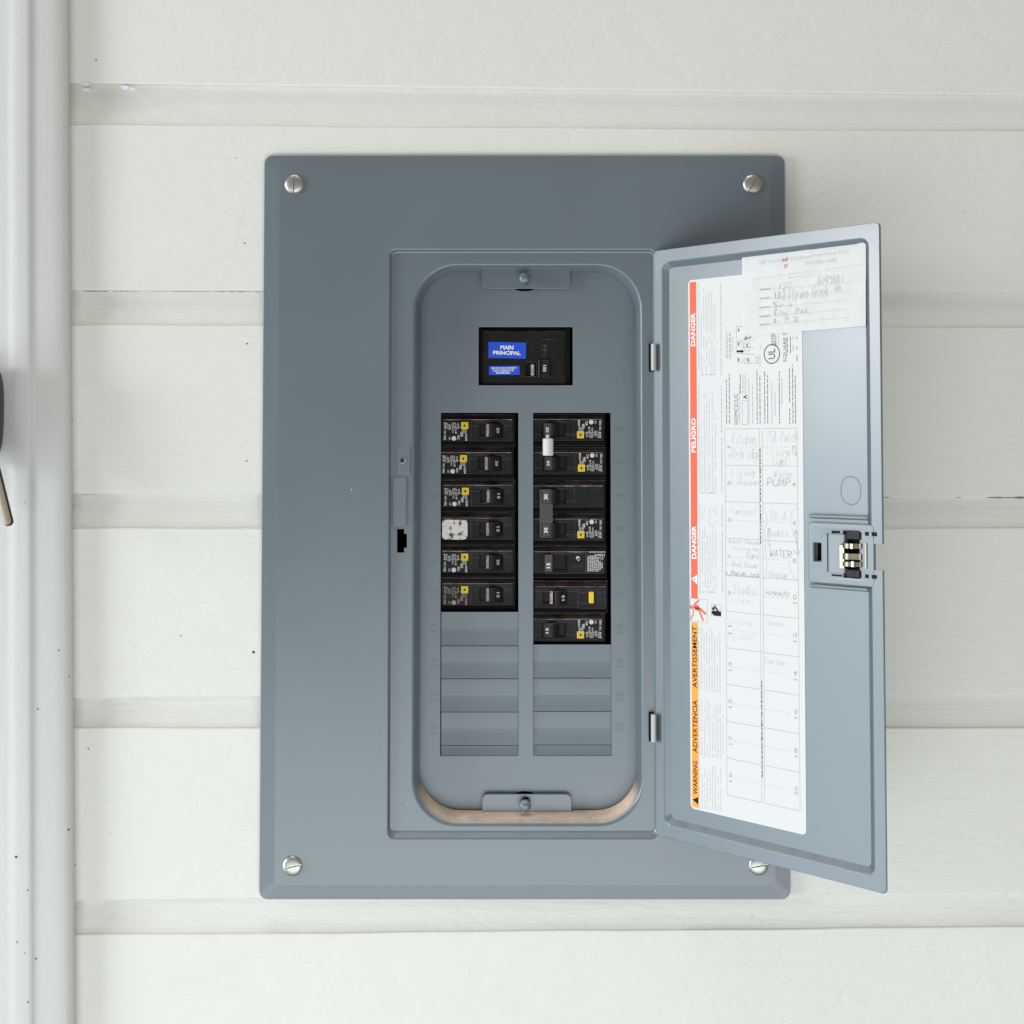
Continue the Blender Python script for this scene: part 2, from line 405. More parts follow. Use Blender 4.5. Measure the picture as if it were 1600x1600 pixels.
# cove line / cove foot heights at the two sides of the picture, in photo readings (x=120 and x=1400)
rows = [(-190, -178, -130, -120), (131, 148, 195, 204), (455, 458, 508, 512), (773, 777, 826, 826), (1093, 1086, 1138, 1138), (1410, 1398, 1461, 1450), (1730, 1716, 1780, 1768)]
YF, YC = Y_WALL, Y_WALL + 0.0046
def lin(pyL, pyR):
    (xa, za), (xb, zb) = at(120, pyL, YF), at(1400, pyR, YF)
    return lambda x: za + (zb - za) * (x - xa) / (xb - xa)
lines = [(lin(a, b), lin(c, d)) for a, b, c, d in rows]
HX1, HX2, HZ1, HZ2 = -0.118, 0.112, -0.245, 0.222         # hole in the wall that takes the enclosure
X0, X1 = at(60, 800, YF)[0], 0.62
def board_piece(bm, ln, nxt, xs, zmin=None, zmax=None):
    rings = []
    for x in xs:
        wob = 0.0005 * math.sin(x * 21 + ln[0](0) * 40) + 0.0003 * math.sin(x * 57)
        zt, zc, zb = ln[0](x) + wob, ln[1](x) + wob * .6, nxt[0](x) + 0.0008
        P = [(YC + 0.008, zt + 0.006), (YC, zt + 0.006), (YC, zt)]
        # concave cove: deep at its head, swinging out to the board face at its foot
        for i in range(1, 9):
            P.append((YF + (YC - YF) * math.cos(i / 8 * math.pi / 2), zt + (zc - zt) * math.sin(i / 8 * math.pi / 2) ** 0.95))
        P += [(YF - 0.0003, zc - 0.0007), (YF, zc - 0.003), (YF, zb + 0.0012), (YF + 0.0008, zb), (YC + 0.008, zb)]
        if HX1 < x < HX2:
            if zmin is not None: P = [(y, max(z, zmin)) for y, z in P]
            if zmax is not None: P = [(y, min(z, zmax)) for y, z in P]
        rings.append([(x, y, z) for y, z in P])
    loft(bm, rings, cap0=True, cap1=True)
def span(a, b, n): return [a + (b - a) * i / n for i in range(n + 1)]
for i in range(len(lines) - 1):
    ln, nxt = lines[i], lines[i + 1]
    top, bot = ln[0](0) + .006, nxt[0](0)
    if bot > HZ2 or top < HZ1:
        bm = bmesh.new(); board_piece(bm, ln, nxt, span(X0, X1, 40)); link('siding_board', finish(bm, 'siding_board', 24), M['siding'], wall)
    else:
        e5 = 2e-5
        if top > HZ2 + .02 or bot < HZ1 - .02:                # notched round the enclosure
            xs = span(X0, HX1, 14) + span(HX1 + e5, HX2 - e5, 4) + span(HX2, X1, 20)
            bm = bmesh.new(); board_piece(bm, ln, nxt, xs, zmin=HZ2 if top > HZ2 + .02 else None, zmax=HZ1 if bot < HZ1 - .02 else None)
            link('siding_board', finish(bm, 'siding_board', 24, False), M['siding'], wall)
        else:                                                 # cut off at the enclosure
            for xs in (span(X0, HX1, 14), span(HX2, X1, 20)):
                bm = bmesh.new(); board_piece(bm, ln, nxt, xs); link('siding_board', finish(bm, 'siding_board', 24, False), M['siding'], wall)
# dirt and open paint seams where the boards lap
gp = Print()
def seam(i, pxa, pxb, pyo, w):
    xa, xb = at(pxa, 800, YF)[0], at(pxb, 800, YF)[0]
    n = 14; up = []; dnn = []
    for k in range(n + 1):
        x = xa + (xb - xa) * k / n; z = lines[i][0](x) + pyo
        ww = w * (0.25 + random.random()) * (math.sin(math.pi * (k + .3) / (n + .6)) ** .5)
        up.append((x, z + ww / 2)); dnn.append((x, z - ww / 2))
    gp.poly(up + dnn[::-1])
for a in ((2, 124, 165, 0, .0012), (2, 170, 215, .0, .0005), (2, 230, 330, 0, .0005), (2, 330, 409, 0, .0006), (3, 1380, 1392, 0, .0006), (3, 1493, 1502, 0, .0008), (3, 1541, 1640, 0, .0012), (3, 125, 150, 0, .0004)): seam(*a)
o = gp.build('seam_dirt', M['gap'], wall, YF + 0.0002); tag(o, kind='stuff')
cp = Print()
for cx_, cy_, w_, h_ in ((134, 131, 9, 3), (135, 140, 7, 2.5), (196, 137, 8, 3.5), (206, 139, 6, 2)):
    x, z = at(cx_, cy_, YF); k = .00048
    cp.poly([(x + w_ * k * math.cos(a) * random.uniform(.7, 1.1), z + h_ * k * math.sin(a) * random.uniform(.7, 1.1)) for a in [2 * math.pi * i / 14 for i in range(14)]])
o = cp.build('paint_chip', plain('bare_primer', (0.74, 0.76, 0.82), 0.7), wall, YF - .0004); tag(o, kind='stuff')
# fly specks and nail pricks
bm = bmesh.new()
SP = [(386, 537, 1.7), (385, 720, 1.4), (396, 1019, 3.0), (282, 993, 1.2), (150, 93, 1.6), (138, 1170, 1.6), (368, 247, 1.0), (382, 380, 1.6), (172, 1302, .9), (1460, 900, .8), (117, 1351, 1.6),
      (113, 655, 1.2), (112, 625, .8), (112, 753, 1.0), (113, 790, 1.2), (114, 920, 1.1), (114, 940, 1.0), (114, 965, 1.3), (115, 1030, 1.0), (116, 1120, .7), (1175, 1432, 1.0), (212, 1010, .7), (1290, 1180, .6), (1505, 330, .7)]
for px, py, r in SP:
    x, z = at(px, py, YF - .0002); rr = r * 0.00040
    lathe = [(rr * 1.0, YF + .0003), (rr * .8, YF - .0003), (rr * .2, YF - .0006)]
    lathe_y(bm, lathe, x, z, 7)
o = link('speck', finish(bm, 'speck'), M['speck'], wall); tag(o, kind='stuff')

# ------------------------------------------------------------------ door casing at the left
cas = empty('door_casing'); tag(cas, 'white painted vertical moulded door casing at the left edge', 'casing')
def casing(name, prof):
    """prof: (px at picture top, px at picture bottom, Y)"""
    bm = bmesh.new(); rings = []
    for py in (-260, 200, 700, 1200, 1860):
        t = py / 1600
        rings.append([(at(a + (b - a) * t, py, y)[0], y, at(a, py, Y_WALL)[1]) for a, b, y in prof])
    loft(bm, rings, cap0=True, cap1=True)
    return link(name, finish(bm, name, 40, False), M['trim'], cas)
casing('moulding', [(-90, -88, 0.02), (-90, -88, -0.0088), (8, 10, -0.0090), (15, 17, -0.0096), (20, 22, -0.0104), (26, 28, -0.0108), (40, 43, -0.0108), (45, 48, -0.0105), (48, 51, -0.0098), (50, 53, -0.0090), (53, 56, -0.0087), (60, 63, -0.0086), (80, 86, -0.0080), (94, 102, -0.0070), (101, 110, -0.0055), (105, 115, -0.0030), (108, 118, 0.0015), (109, 119, 0.02)])
bm = bmesh.new()
for px, py, r in [(25, 1339, 2.3), (43, 1391, 1.4), (52, 1484, 1.2), (26, 1472, 1.3), (44, 1566, 1.5), (56, 1498, 1.7), (51, 1482, 1.4), (50, 1593, 2.2), (59, 1108, 1.4), (92, 1016, 1.4), (107, 1297, 1.6), (108, 1058, 1.1), (39, 785, 1.0), (38, 1489, 1.0)]:
    y = -0.0110 if px < 48 else -0.0089 + max(0, px - 60) * .00004
    x, z = at(px, py, y); rr = r * .00040
    lathe_y(bm, [(rr, y + .0006), (rr * .8, y - .0003), (rr * .2, y - .0006)], x, z, 7)
o = link('speck', finish(bm, 'speck'), M['speck'], cas); tag(o, kind='stuff')

# ------------------------------------------------------------------ door handle poking in at the left edge
dh = empty('door_handle'); tag(dh, 'dark brown rounded door handle plate with tan lever tip at the left edge', 'door handle')
yh = -0.036
xa, za = at(6, 566, yh + .014); xb, zb = at(-60, 724, yh + .010)
bm = bmesh.new(); cxh, czh = (xa + xb) / 2, (za + zb) / 2; a_, b_ = (xa - xb) / 2, (za - zb) / 2
def superell(a, b, y, n=48, e=0.62): return [(cxh + a * math.copysign(abs(math.cos(t)) ** e, math.cos(t)), y, czh + b * math.copysign(abs(math.sin(t)) ** e, math.sin(t))) for t in [2 * math.pi * i / n for i in range(n)]]
loft(bm, [superell(a_ * .9, b_ * .95, yh + .020), superell(a_, b_, yh + .012), superell(a_, b_, yh + .004), superell(a_ * .93, b_ * .975, yh + .0008), superell(a_ * .8, b_ * .93, yh)], cap0=True, cap1=True)
link('escutcheon', finish(bm, 'escutcheon'), M['bronze'], dh)
bm = bmesh.new()
bm0 = superell(.008, .008, 0)
loft(bm, [[(cxh + .009 * math.cos(t), y, czh + .009 * math.sin(t)) for t in [2 * math.pi * i / 24 for i in range(24)]] for y in (yh + .018, -0.016)], cap0=True, cap1=True)
link('spindle', finish(bm, 'spindle'), M['bronze'], dh)
p0 = Vector((cxh, yh - .004, czh)); pm = Vector((at(-6, 742, yh - .004)[0], yh - .004, at(-6, 742, yh - .004)[1])); e_ = at(12.5, 816, yh - .004); p1 = Vector((e_[0], yh - .004, e_[1]))
def lever(wid, dep, yoff, ext, name, mat):
    bm = bmesh.new(); rings = []
    ax = (p1 - pm).normalized(); sd = Vector((ax.z, 0, -ax.x)).normalized()
    n = 40
    base = p1 - ax * .075
    for i in range(n + 1):
        t = 1 - (1 - i / n) ** 2.2; c = base.lerp(p1 + ax * ext, t); rem = (1 - t) * (.075 + ext)
        w = wid * (min(1, math.sqrt(max(0.0, 1 - max(0, 1 - rem / wid) ** 2)) + .03))
        rings.append([tuple(c + sd * w * math.cos(a) + Vector((0, yoff + dep * math.sin(a), 0))) for a in [2 * math.pi * k / 16 for k in range(16)]])
    loft(bm, rings, cap0=True, cap1=True)
    link(name, finish(bm, name), mat, dh)
lever(.0036, .0034, .0012, .0028, 'lever', M['bronze']); lever(.0029, .0026, -.0016, .0018, 'lever_face', M['tan'])

# =================================================================== ELECTRICAL PANEL
panel = empty('electrical_panel'); tag(panel, 'grey steel electrical breaker panel with its door swung open on white boards', 'electrical panel')
# --- enclosure box set in the wall
bm = bmesh.new()
x1, x2, z1, z2 = HX1 + .002, HX2 - .002, HZ1 + .002, HZ2 - .002
loft(bm, [[(x, y, z) for x, z in rrect(x1 + e, z1 + e, x2 - e, z2 - e, .002, 2)] for e, y in ((0, Y_DEAD + .0022), (0, .085), (.0012, .0838), (.0012, Y_DEAD + .0022))], close=True)
box(bm, x1, .0838, z1, x2, .086, z2)
link('enclosure', finish(bm, 'enclosure'), M['interior'], panel)
# --- cover
def L(x1, z1, x2, z2, r, y, n=10): return [(x, y, z) for x, z in rrect(x1, z1, x2, z2, r, n)]
hw, hh = PW / 2, PH / 2
pax, paz = at(642.5, 1291, Y_REC); pbx, pbz = at(1003, 413, Y_REC)       # roll of the pan at the recess floor
qax, qaz = at(655.5, 1265.5, Y_DEAD); qbx, qbz = at(992, 425, Y_DEAD)
ch = 0.0122
loops = [L(-hw, -hh, hw, hh, .0062, Y_WALL + .001), L(-hw, -hh, hw, hh, .0062, .0026), L(-hw + .0004, -hh + .0004, hw - .0004, hh - .0004, .006, .0019),
         L(-hw + ch - .0012, -hh + ch - .0012, hw - ch + .0012, hh - ch + .0012, .0042, .00012), L(-hw + ch, -hh + ch, hw - ch, hh - ch, .004, 0),
         L(RX1 - .0016, RZ1 - .0032, RX2 + .0016, RZ2 + .0018, .0052, 0), L(RX1 - .0010, RZ1 - .0022, RX2 + .0010, RZ2 + .0012, .0048, .0003),
         L(RX1 + .0002, RZ1 + .0012, RX2 - .0002, RZ2 - .0002, .0040, Y_REC - .0003), L(RX1 + .0008, RZ1 + .0022, RX2 - .0008, RZ2 - .0008, .0036, Y_REC)]
loops.append(L(RX1 + .0012, RZ1 + .0026, RX2 - .0012, RZ2 - .0012, .0034, Y_REC))
loops.append(L(pax - .0007, paz - .0007, pbx + .0007, pbz + .0007, .0342, Y_REC))
PROF = [(0, 0), (.2, .02), (.38, .075), (.55, .165), (.70, .29), (.82, .43), (.91, .60), (.97, .8), (1.0, 1.0)]   # rounded lip, then a steep wall
NR = len(PROF) - 1
for ins, dep in PROF:
    loops.append(L(pax + (qax - pax) * ins, paz + (qaz - paz) * ins, pbx + (qbx - pbx) * ins, pbz + (qbz - pbz) * ins, .0335 - .0025 * ins, Y_REC + (Y_DEAD - .0012 - Y_REC) * dep))
front = loops
back = []
T = 0.0011
for l in reversed(front): back.append([(x, y + T, z) for x, y, z in l])
# thickness: shift the roll inward so the sheet stays closed
for j in range(NR + 1):
    back[j] = [(x * 1.0 + (-.0011 if x < (qax + qbx) / 2 else .0011) * (1 - j / NR), y, z + (-.0011 if z < 0 else .0011) * (1 - j / NR)) for x, y, z in back[j]]
bm = bmesh.new(); loft(bm, front + back, close=True)
cover_me = finish(bm, 'cover')
def cutbox(px1, py1, px2, py2, Y, y1, y2):
    (a, b), (c, d) = at(px1, py1, Y), at(px2, py2, Y)
    return box_me('c', min(a, c), y1, min(b, d), max(a, c), y2, max(b, d))
cover_me = boolean_cut(cover_me, [cutbox(620.5, 826.5, 631.5, 863.5, Y_REC, -.002, .012), cutbox(631.0, 834, 635.8, 856, Y_REC, -.002, .012)])
cover_me.name = 'cover'
cover = link('cover', cover_me, M['grey_dusty'], panel)
def pad(name, px1, py1, px2, py2, Y, proud, mat, parent, bev=.0005, Y2=None):
    (a, b), (c, d) = at(px1, py1, Y), at(px2, py2, Y)
    return link(name, box_me(name, min(a, c), Y - proud, min(b, d), max(a, c), Y + .0006 if Y2 is None else Y2, max(b, d), bev=bev), mat, parent)
# strike embossings at the left of the recess
pad('strike_embossing', 612.5, 745, 636.0, 822, Y_REC, .0012, M['grey'], cover, .0009)
pad('strike_embossing', 621.5, 697, 641.5, 741, Y_REC, .0008, M['grey'], cover, .0007)
bm = bmesh.new(); x, z = at(629, 719.5, Y_REC - .0008)
lathe_y(bm, [(.0026, Y_REC - .0006), (.0026, Y_REC - .0011), (.0021, Y_REC - .0012), (.0016, Y_REC - .0009), (.0012, Y_REC + .0002)], x, z, 20)
link('rivet', finish(bm, 'rivet'), M['grey'], cover)
bm = bmesh.new(); lathe_y(bm, [(.0013, Y_REC - .0004), (.0013, Y_REC - .0010)], x - .0002, z, 14); link('rivet_bore', finish(bm, 'rivet_bore'), M['black_ink'], cover)

# --- dead front (inner plate) with openings
def prect(px1, py1, px2, py2, Y, r=.0004):
    (a, b), (c, d) = at(px1, py1, Y), at(px2, py2, Y)
    return rrect(min(a, c), min(b, d), max(a, c), max(b, d), r, 2)
def pell(px, py, rx, ry, Y, n=20):
    x, z = at(px, py, Y); k = .000483
    return [(x + rx * k * math.cos(2 * math.pi * i / n), z + ry * k * math.sin(2 * math.pi * i / n)) for i in range(n)]
OUT = prect(646, 416, 1001, 1275, Y_DEAD, .03)
OUT = rrect(*(at(645, 1277, Y_DEAD)), *(at(1002, 414, Y_DEAD)), .034, 10)
dead_me = plate('dead_front', OUT, [prect(748, 511, 895, 602, Y_DEAD), prect(689, 645, 810, 1181, Y_DEAD), prect(833, 645, 955.5, 1181, Y_DEAD),
                pell(820, 449, 17, 6, Y_DEAD), pell(820, 1243, 17, 6.5, Y_DEAD)], Y_DEAD, .0013, .00022)
dead = link('dead_front', dead_me, M['grey_inner'], panel)
# --- blank fillers (louvre-like twist-outs) in the free slots
def filler(px1, px2, py1, py2, last=False):
    (a, zt), (b, zb) = at(px1, py1, Y_DEAD), at(px2, py2, Y_DEAD)
    h = zt - zb; Yr = Y_DEAD + .0016; t = .0008
    if last: P = [(Yr, zt - .0003), (Y_DEAD + .0014, zt - h * .40), (Y_DEAD + .0003, zb)]
    else: P = [(Yr, zt - .0003), (Yr - .0002, zb + h * .50), (Yr - .0004, zb + h * .38), (Y_DEAD + .0006, zb + h * .17), (Y_DEAD + .0002, zb + .0012), (Y_DEAD + .0001, zb + .0004)]
    prof = P + [(y + t, z - (.0 if i else 0)) for i, (y, z) in reversed(list(enumerate(P)))]
    bm = bmesh.new(); prism_x(bm, prof, a + .0002, b - .0002)
    return link('filler_plate', finish(bm, 'filler_plate', 25), M['grey_inner'], dead)
ys_l = [956, 1009.5, 1061, 1113, 1165.5]; ys_r = [1007, 1060, 1112, 1164.5]
for i in range(4): filler(689, 810, ys_l[i], ys_l[i + 1])
for i in range(3): filler(833, 955.5, ys_r[i], ys_r[i + 1])
filler(689, 810, 1165.5, 1180.5, True); filler(833, 955.5, 1164.5, 1180.5, True)
# --- stamped slot numbers
def stamp(s, px, py, hpx, rot):
    pr = Print(); x, z = at(px, py, Y_DEAD); k = .000483
    wpx = hpx * (0.62 * len(s)) if s != '1' else hpx * .3
    pr.text(s, x - hpx * k / 2, z - wpx * k / 2, x + hpx * k / 2, z + wpx * k / 2, rot)
    me = bpy.data.meshes.new('slot_number'); me.from_pydata([(a, Y_DEAD - .00035, b) for a, b in pr.V], [], pr.F)
    bm = bmesh.new(); bm.from_mesh(me); bpy.data.meshes.remove(me)
    g = bmesh.ops.extrude_face_region(bm, geom=list(bm.faces))
    for v in g['geom']:
        if isinstance(v, bmesh.types.BMVert): v.co.y += .0005
    link('slot_number', finish(bm, 'slot_number'), M['grey_inner'], dead)
for i, y in enumerate((671, 722, 774, 826, 878, 931, 982, 1036, 1088, 1140)): stamp(str(2 * i + 1), 678.5, y, 11, 90)
for i, y in enumerate((671, 722, 774, 826, 879, 931, 983, 1036, 1088, 1137)): stamp(str(2 * i + 2), 966.5, y, 11, 90)
# --- tabs with thumb studs at head and foot of the pan
def tab(px1, py1, px2, py2, upper):
    Y = .0180
    (a, b), (c, d) = at(px1, py1, Y), at(px2, py2, Y)
    x1, x2, z1, z2 = min(a, c), max(a, c), min(b, d), max(b, d)
    kx, kz = at(821.5, 438 if upper else 1252, Y)
    hole = [(kx + .0032 * math.cos(2 * math.pi * i / 18), kz + .0032 * math.sin(2 * math.pi * i / 18)) for i in range(18)]
    r = .0042; pts = []
    if upper:
        z2 += .003; arcs = ((x2, z2, None), (x1, z2, None), (x1 + r, z1 + r, 180), (x2 - r, z1 + r, 270))
    else:
        z1 -= .004; arcs = ((x2 - r, z2 - r, 0), (x1 + r, z2 - r, 90), (x1, z1, None), (x2, z1, None))
    for cx, cz, a0 in arcs:
        if a0 is None: pts.append((cx, cz))
        else: pts += [(cx + r * math.cos(R(a0 + 15 * i)), cz + r * math.sin(R(a0 + 15 * i))) for i in range(7)]
    t = link('tab', plate('tab', pts, [hole], Y, .0014, .0003), M['grey'], panel)
    sx, sz = at(819.5 if upper else 820.5, 434.5 if upper else 1260.5, .009)
    bm = bmesh.new()
    lathe_y(bm, [(.0018, .030), (.0018, .014), (.0040, .0132), (.0044, .0122), (.0043, .0108), (.0037, .0094), (.0026, .0085), (.0013, .0081), (.0003, .008)], sx, sz, 28)
    link('thumb_stud', finish(bm, 'thumb_stud', 50), M['grey'], t)
tab(752.5, 421, 891, 451, True); tab(753.5, 1241, 893, 1268, False)
# --- four cover screws
bm = bmesh.new()
lathe_y(bm, [(.0066, .0010), (.0072, .0002), (.0072, -.0008), (.0067, -.0015), (.0055, -.0021), (.0036, -.0025), (.0016, -.0027), (.0003, -.0027)], 0, 0, 36)
sc_me = finish(bm, 'screw', 50)
bm = bmesh.new(); prism_z(bm, [(-.0016, 0), (0, -.0016), (.0016, 0), (0, .0016)], -.004, -.0013)
dia = finish(bm, 'd')
for v in dia.vertices: v.co = (v.co.x, v.co.z, v.co.y)
sc_me = boolean_cut(sc_me, [box_me('c', -.00048, -.006, -.0080, .00048, -.0014, .0080), dia]); sc_me.name = 'screw'
for px, py, ang in ((460, 288, 4), (1176, 288, 28), (457, 1353, 78), (1185, 1352, 80)):
    x, z = at(px, py, 0); s = link('screw', sc_me, M['steel'], panel); s.location = (x, 0, z); s.rotation_euler = (0, R(ang), 0)

# --- door leaf
leaf_pts = {}
dl = lambda px, py, d=0.0: door(px, py, d)
g1 = dl(1036.5, 850)[0]; g2 = dl(1361, 850)[0]
gt = (dl(1036, 414)[1] + dl(1357, 367)[1]) / 2; gb = (dl(1041, 1284)[1] + dl(1361, 1372)[1]) / 2
st = 0.0042
bm = bmesh.new()
loops = [L(0, RZ1, DW, RZ2, .003, .0016, 6), L(0, RZ1, DW, RZ2, .003, .0004, 6), L(.0004, RZ1 + .0004, DW - .0004, RZ2 - .0004, .003, 0, 6),
         L(g1 - .0006, gb - .0006, g2 + .0006, gt + .0006, .0068, 0, 6), L(g1, gb, g2, gt, .0062, .0002, 6), L(g1 + .0008, gb + .0008, g2 - .0008, gt - .0008, .0056, .0008, 6),
         L(g1 + st - .0008, gb + st - .0008, g2 - st + .0008, gt - st + .0008, .0040, .0024, 6), L(g1 + st, gb + st, g2 - st, gt - st, .0034, .0030, 6)]
F_ = loops; B_ = [[(x, y + .0012, z) for x, y, z in l] for l in reversed(F_)]
B_[-1] = [(x, .0016, z) for x, y, z in F_[0]]
loft(bm, F_ + B_[:-1], close=True)
bm.verts.ensure_lookup_table()
def ring_of(z0): return z0
n_ = len(F_[0]); nl = len(F_)
vv = list(bm.verts)
inner_f = vv[(nl - 1) * n_: nl * n_]; inner_b = vv[nl * n_: (nl + 1) * n_]
for e in list(bm.faces):
    if all(v in set(inner_f) | set(inner_b) for v in e.verts): bm.faces.remove(e)
bm.faces.new(inner_f); bm.faces.new(inner_b[::-1])
leaf_me = finish(bm, 'door_leaf')
def dbox(px1, py1, px2, py2, y1, y2, d=0.0, bev=0.0):
    (a, b), (c, e) = door(px1, py1, d), door(px2, py2, d)
    return box_me('c', min(a, c), y1, min(b, e), max(a, c), y2, max(b, e), bev=bev)
notch = dbox(1353, 849, 1400, 893, -.01, .02)
cuts = [notch, dbox(1272, 848, 1284, 877, -.01, .02), dbox(1320, 829, 1344, 904, -.01, .02)]
leaf_me = boolean_cut(leaf_me, cuts); leaf_me.name = 'door_leaf'
leaf = link('door_leaf', leaf_me, M['grey'], panel); leaf.location = HINGE; leaf.rotation_euler = (0, 0, -DANG)
tag(leaf, 'open grey door leaf with paper labels and latch')
def on_leaf(name, me, mat, parent=None):
    o = link(name, me, mat, leaf if parent is None else parent); return o
# latch plate, level with the rim
(a, b), (c, e) = door(1263, 815, .0006), door(1355, 917, .0006)
pl_out = rrect(a, e, c + .006, b, .003, 4)
def drect(px1, py1, px2, py2, d=0.0006, r=.0003):
    (a, b), (c, e) = door(px1, py1, d), door(px2, py2, d); return rrect(min(a, c), min(b, e), max(a, c), max(b, e), r, 2)
on_leaf('latch_plate', plate('latch_plate', pl_out, [drect(1272, 848, 1284, 877), drect(1318.5, 829, 1344, 904)], -.0002, .0024, .0006), M['grey'])
# folded ribs above and below the latch
for (p, q, wd) in (((1262, 806), (1357, 809.5), .0016), ((1262, 914.5), (1357, 922), .0014)):
    A, B = door(*p, 0), door(*q, 0)
    bm = bmesh.new()
    rings = []
    for t in (0, .03, .97, 1):
        x = A[0] + (B[0] - A[0]) * t; z = A[1] + (B[1] - A[1]) * t; k = .25 if t in (0, 1) else 1
        rings.append([(x, .0016 - .0020 * k * math.sin(ph), z + wd * k * math.cos(ph)) for ph in [math.pi * j / 8 for j in range(9)]])
    loft(bm, rings, cap0=True, cap1=True); on_leaf('rib', finish(bm, 'rib'), M['grey'])
# side bores with bright pins
for py in (834.5, 901):
    on_leaf('side_bore', dbox(1352, py - 3.6, 1370, py + 3.6, -.00035, .001, 0), M['black_ink'])
    on_leaf('bore_pin', dbox(1358.5, py - 3.2, 1362.5, py + 3.2, -.0006, .0005, 0), M['lilac'])
on_leaf('slot_back', dbox(1271, 847, 1285, 878, .006, .009, .007), M['interior'])
# latch body
on_leaf('latch_housing', dbox(1293, 826, 1350, 907, .0040, .010, .004), M['interior'])
on_leaf('latch_slide', dbox(1295.5, 834, 1319.5, 896, -.0022, .0006, -.002, bev=.0005), M['lilac'])
on_leaf('slide_groove', dbox(1292.8, 833, 1294.6, 894, -.0004, .0006, 0), M['black_ink'])
on_leaf('slide_groove', dbox(1300, 829, 1313, 833.5, -.0004, .0006, 0), M['black_ink'])
on_leaf('slide_groove', dbox(1300, 897, 1316, 901, -.0004, .0006, 0), M['black_ink'])
for y1, y2 in ((830, 844), (890, 903.5)):
    on_leaf('latch_block', dbox(1322, y1, 1343.5, y2, -.0016, .006, -.0015, bev=.0006), M['handle'])
on_leaf('latch_clip', dbox(1311.5, 851, 1320, 889, -.0034, -.0004, -.003, bev=.0003), M['brass'])
for y1, y2, mm in ((848.5, 857.5, 'brass'), (864, 875, 'brass'), (877, 886, 'brass')):
    bm = bmesh.new(); (a, b), (c, e) = door(1317, y1, -.002), door(1344, y2, -.002)
    N = 10; top = []; 
    for i in range(N + 1):
        t = i / N; top.append((a + (c - a) * t, -.0030 - .0016 * math.sin(math.pi * t * 1.5)))
    prism_z(bm, top + [(x, y + .0008) for x, y in reversed(top)], e, b); on_leaf('latch_spring', finish(bm, 'latch_spring'), M[mm])
on_leaf('latch_spring_rib', dbox(1328.5, 849, 1333.5, 858, -.0056, -.004, -.005, bev=.0003), M['steel'])
on_leaf('latch_spring_rib', dbox(1330, 876.5, 1335, 886.5, -.0056, -.004, -.005, bev=.0003), M['steel'])
on_leaf('catch_strip', dbox(1352, 848, 1355.5, 889, -.0012, .0012, 0, bev=.0003), M['nickel'])
# oval knock-out
(a, b), (c, e) = door(1313, 743, .003), door(1346, 790.5, .003)
bm = bmesh.new()
loft(bm, [[(x, y, z) for x, z in rrect(a + i, e + i, c - i, b - i, (c - a) * .5 - i, 12)] for i, y in ((-.0001, .0031), (.0003, .00285), (.0007, .00285), (.0010, .0031))])
on_leaf('knockout_ring', finish(bm, 'knockout_ring', 60), M['grey'])
# hinges
for y1, y2 in ((537, 579), (1116, 1160)):
    xh, zt = at(1021.5, y1, -.004); _, zb = at(1021.5, y2, -.004)
    hz = empty('tmp'); bpy.data.objects.remove(hz)
    bm = bmesh.new(); lathe_z(bm, [(.0017, zb), (.0021, zb + .0004), (.0021, zt - .0004), (.0017, zt)], xh, -.0035, 18)
    hb = link('hinge', finish(bm, 'hinge', 50), M['nickel'], panel)
    link('hinge_slot', box_me('hinge_slot', xh - .0032, Y_REC - .0003, zb - .0006, xh + .0004, Y_REC + .0012, zt + .0006), M['interior'], hb)
    link('hinge_leaf', box_me('hinge_leaf', xh - .0016, -.0035, zb + .001, xh + .0004, Y_REC, zt - .001), M['nickel'], hb)

# =================================================================== labels on the door
DY = .0030
lab_u1, lab_u2 = door(1077.5, 850)[0], door(1256.5, 850)[0]
lab_v2 = (door(1079, 438)[1] + door(1159, 429)[1]) / 2; lab_v1 = (door(1074, 1259)[1] + door(1253, 1306)[1]) / 2
label = on_leaf('directory_label', plate('directory_label', rrect(lab_u1, lab_v1, lab_u2, lab_v2, .0034, 6), [], DY - .00030, .00028, .00003), M['paper'])
label.parent = panel; label.location = HINGE; label.rotation_euler = (0, 0, -DANG)
tag(label, 'white circuit directory label with red and orange warning band')
PR = {}
def P(k): return PR.setdefault(k, Print())
def dt(k, s, x1, y1, x2, y2, rot=90, bold=0.0):
    (a, b), (c, e) = door(x1, y1), door(x2, y2); P(k).text(s, a, b, c, e, rot, bold)
def drc(k, x1, y1, x2, y2):
    (a, b), (c, e) = door(x1, y1), door(x2, y2); P(k).rect(min(a, c), min(b, e), max(a, c), max(b, e))
U = lambda px, py=850: door(px, py)[0]
bu1, bu2 = U(1080), U(1090.3)
P('red').rect(bu1, door(1078, 934.5)[1], bu2, door(1081, 441)[1])
P('orange').rect(bu1, door(1076, 1258.5)[1], bu2, door(1078, 971.5)[1])
tu1, tu2 = U(1081.6), U(1088.6)
WORDS = []
def band_text(k, s, y1, y2, bold=.012):
    pr = Print(); WORDS.append((pr, k)); pr.text(s, tu1, door(1082, y2)[1], tu2, door(1082, y1)[1], 90, bold)
band_text('white', 'DANGER', 489, 541, .03); band_text('white', 'PELIGRO', 653, 707, .03); band_text('white', 'DANGER', 821, 873, .03)
band_text('black', 'AVERTISSEMENT', 978, 1074); band_text('black', 'ADVERTENCIA', 1093, 1175); band_text('black', 'WARNING', 1188, 1240)
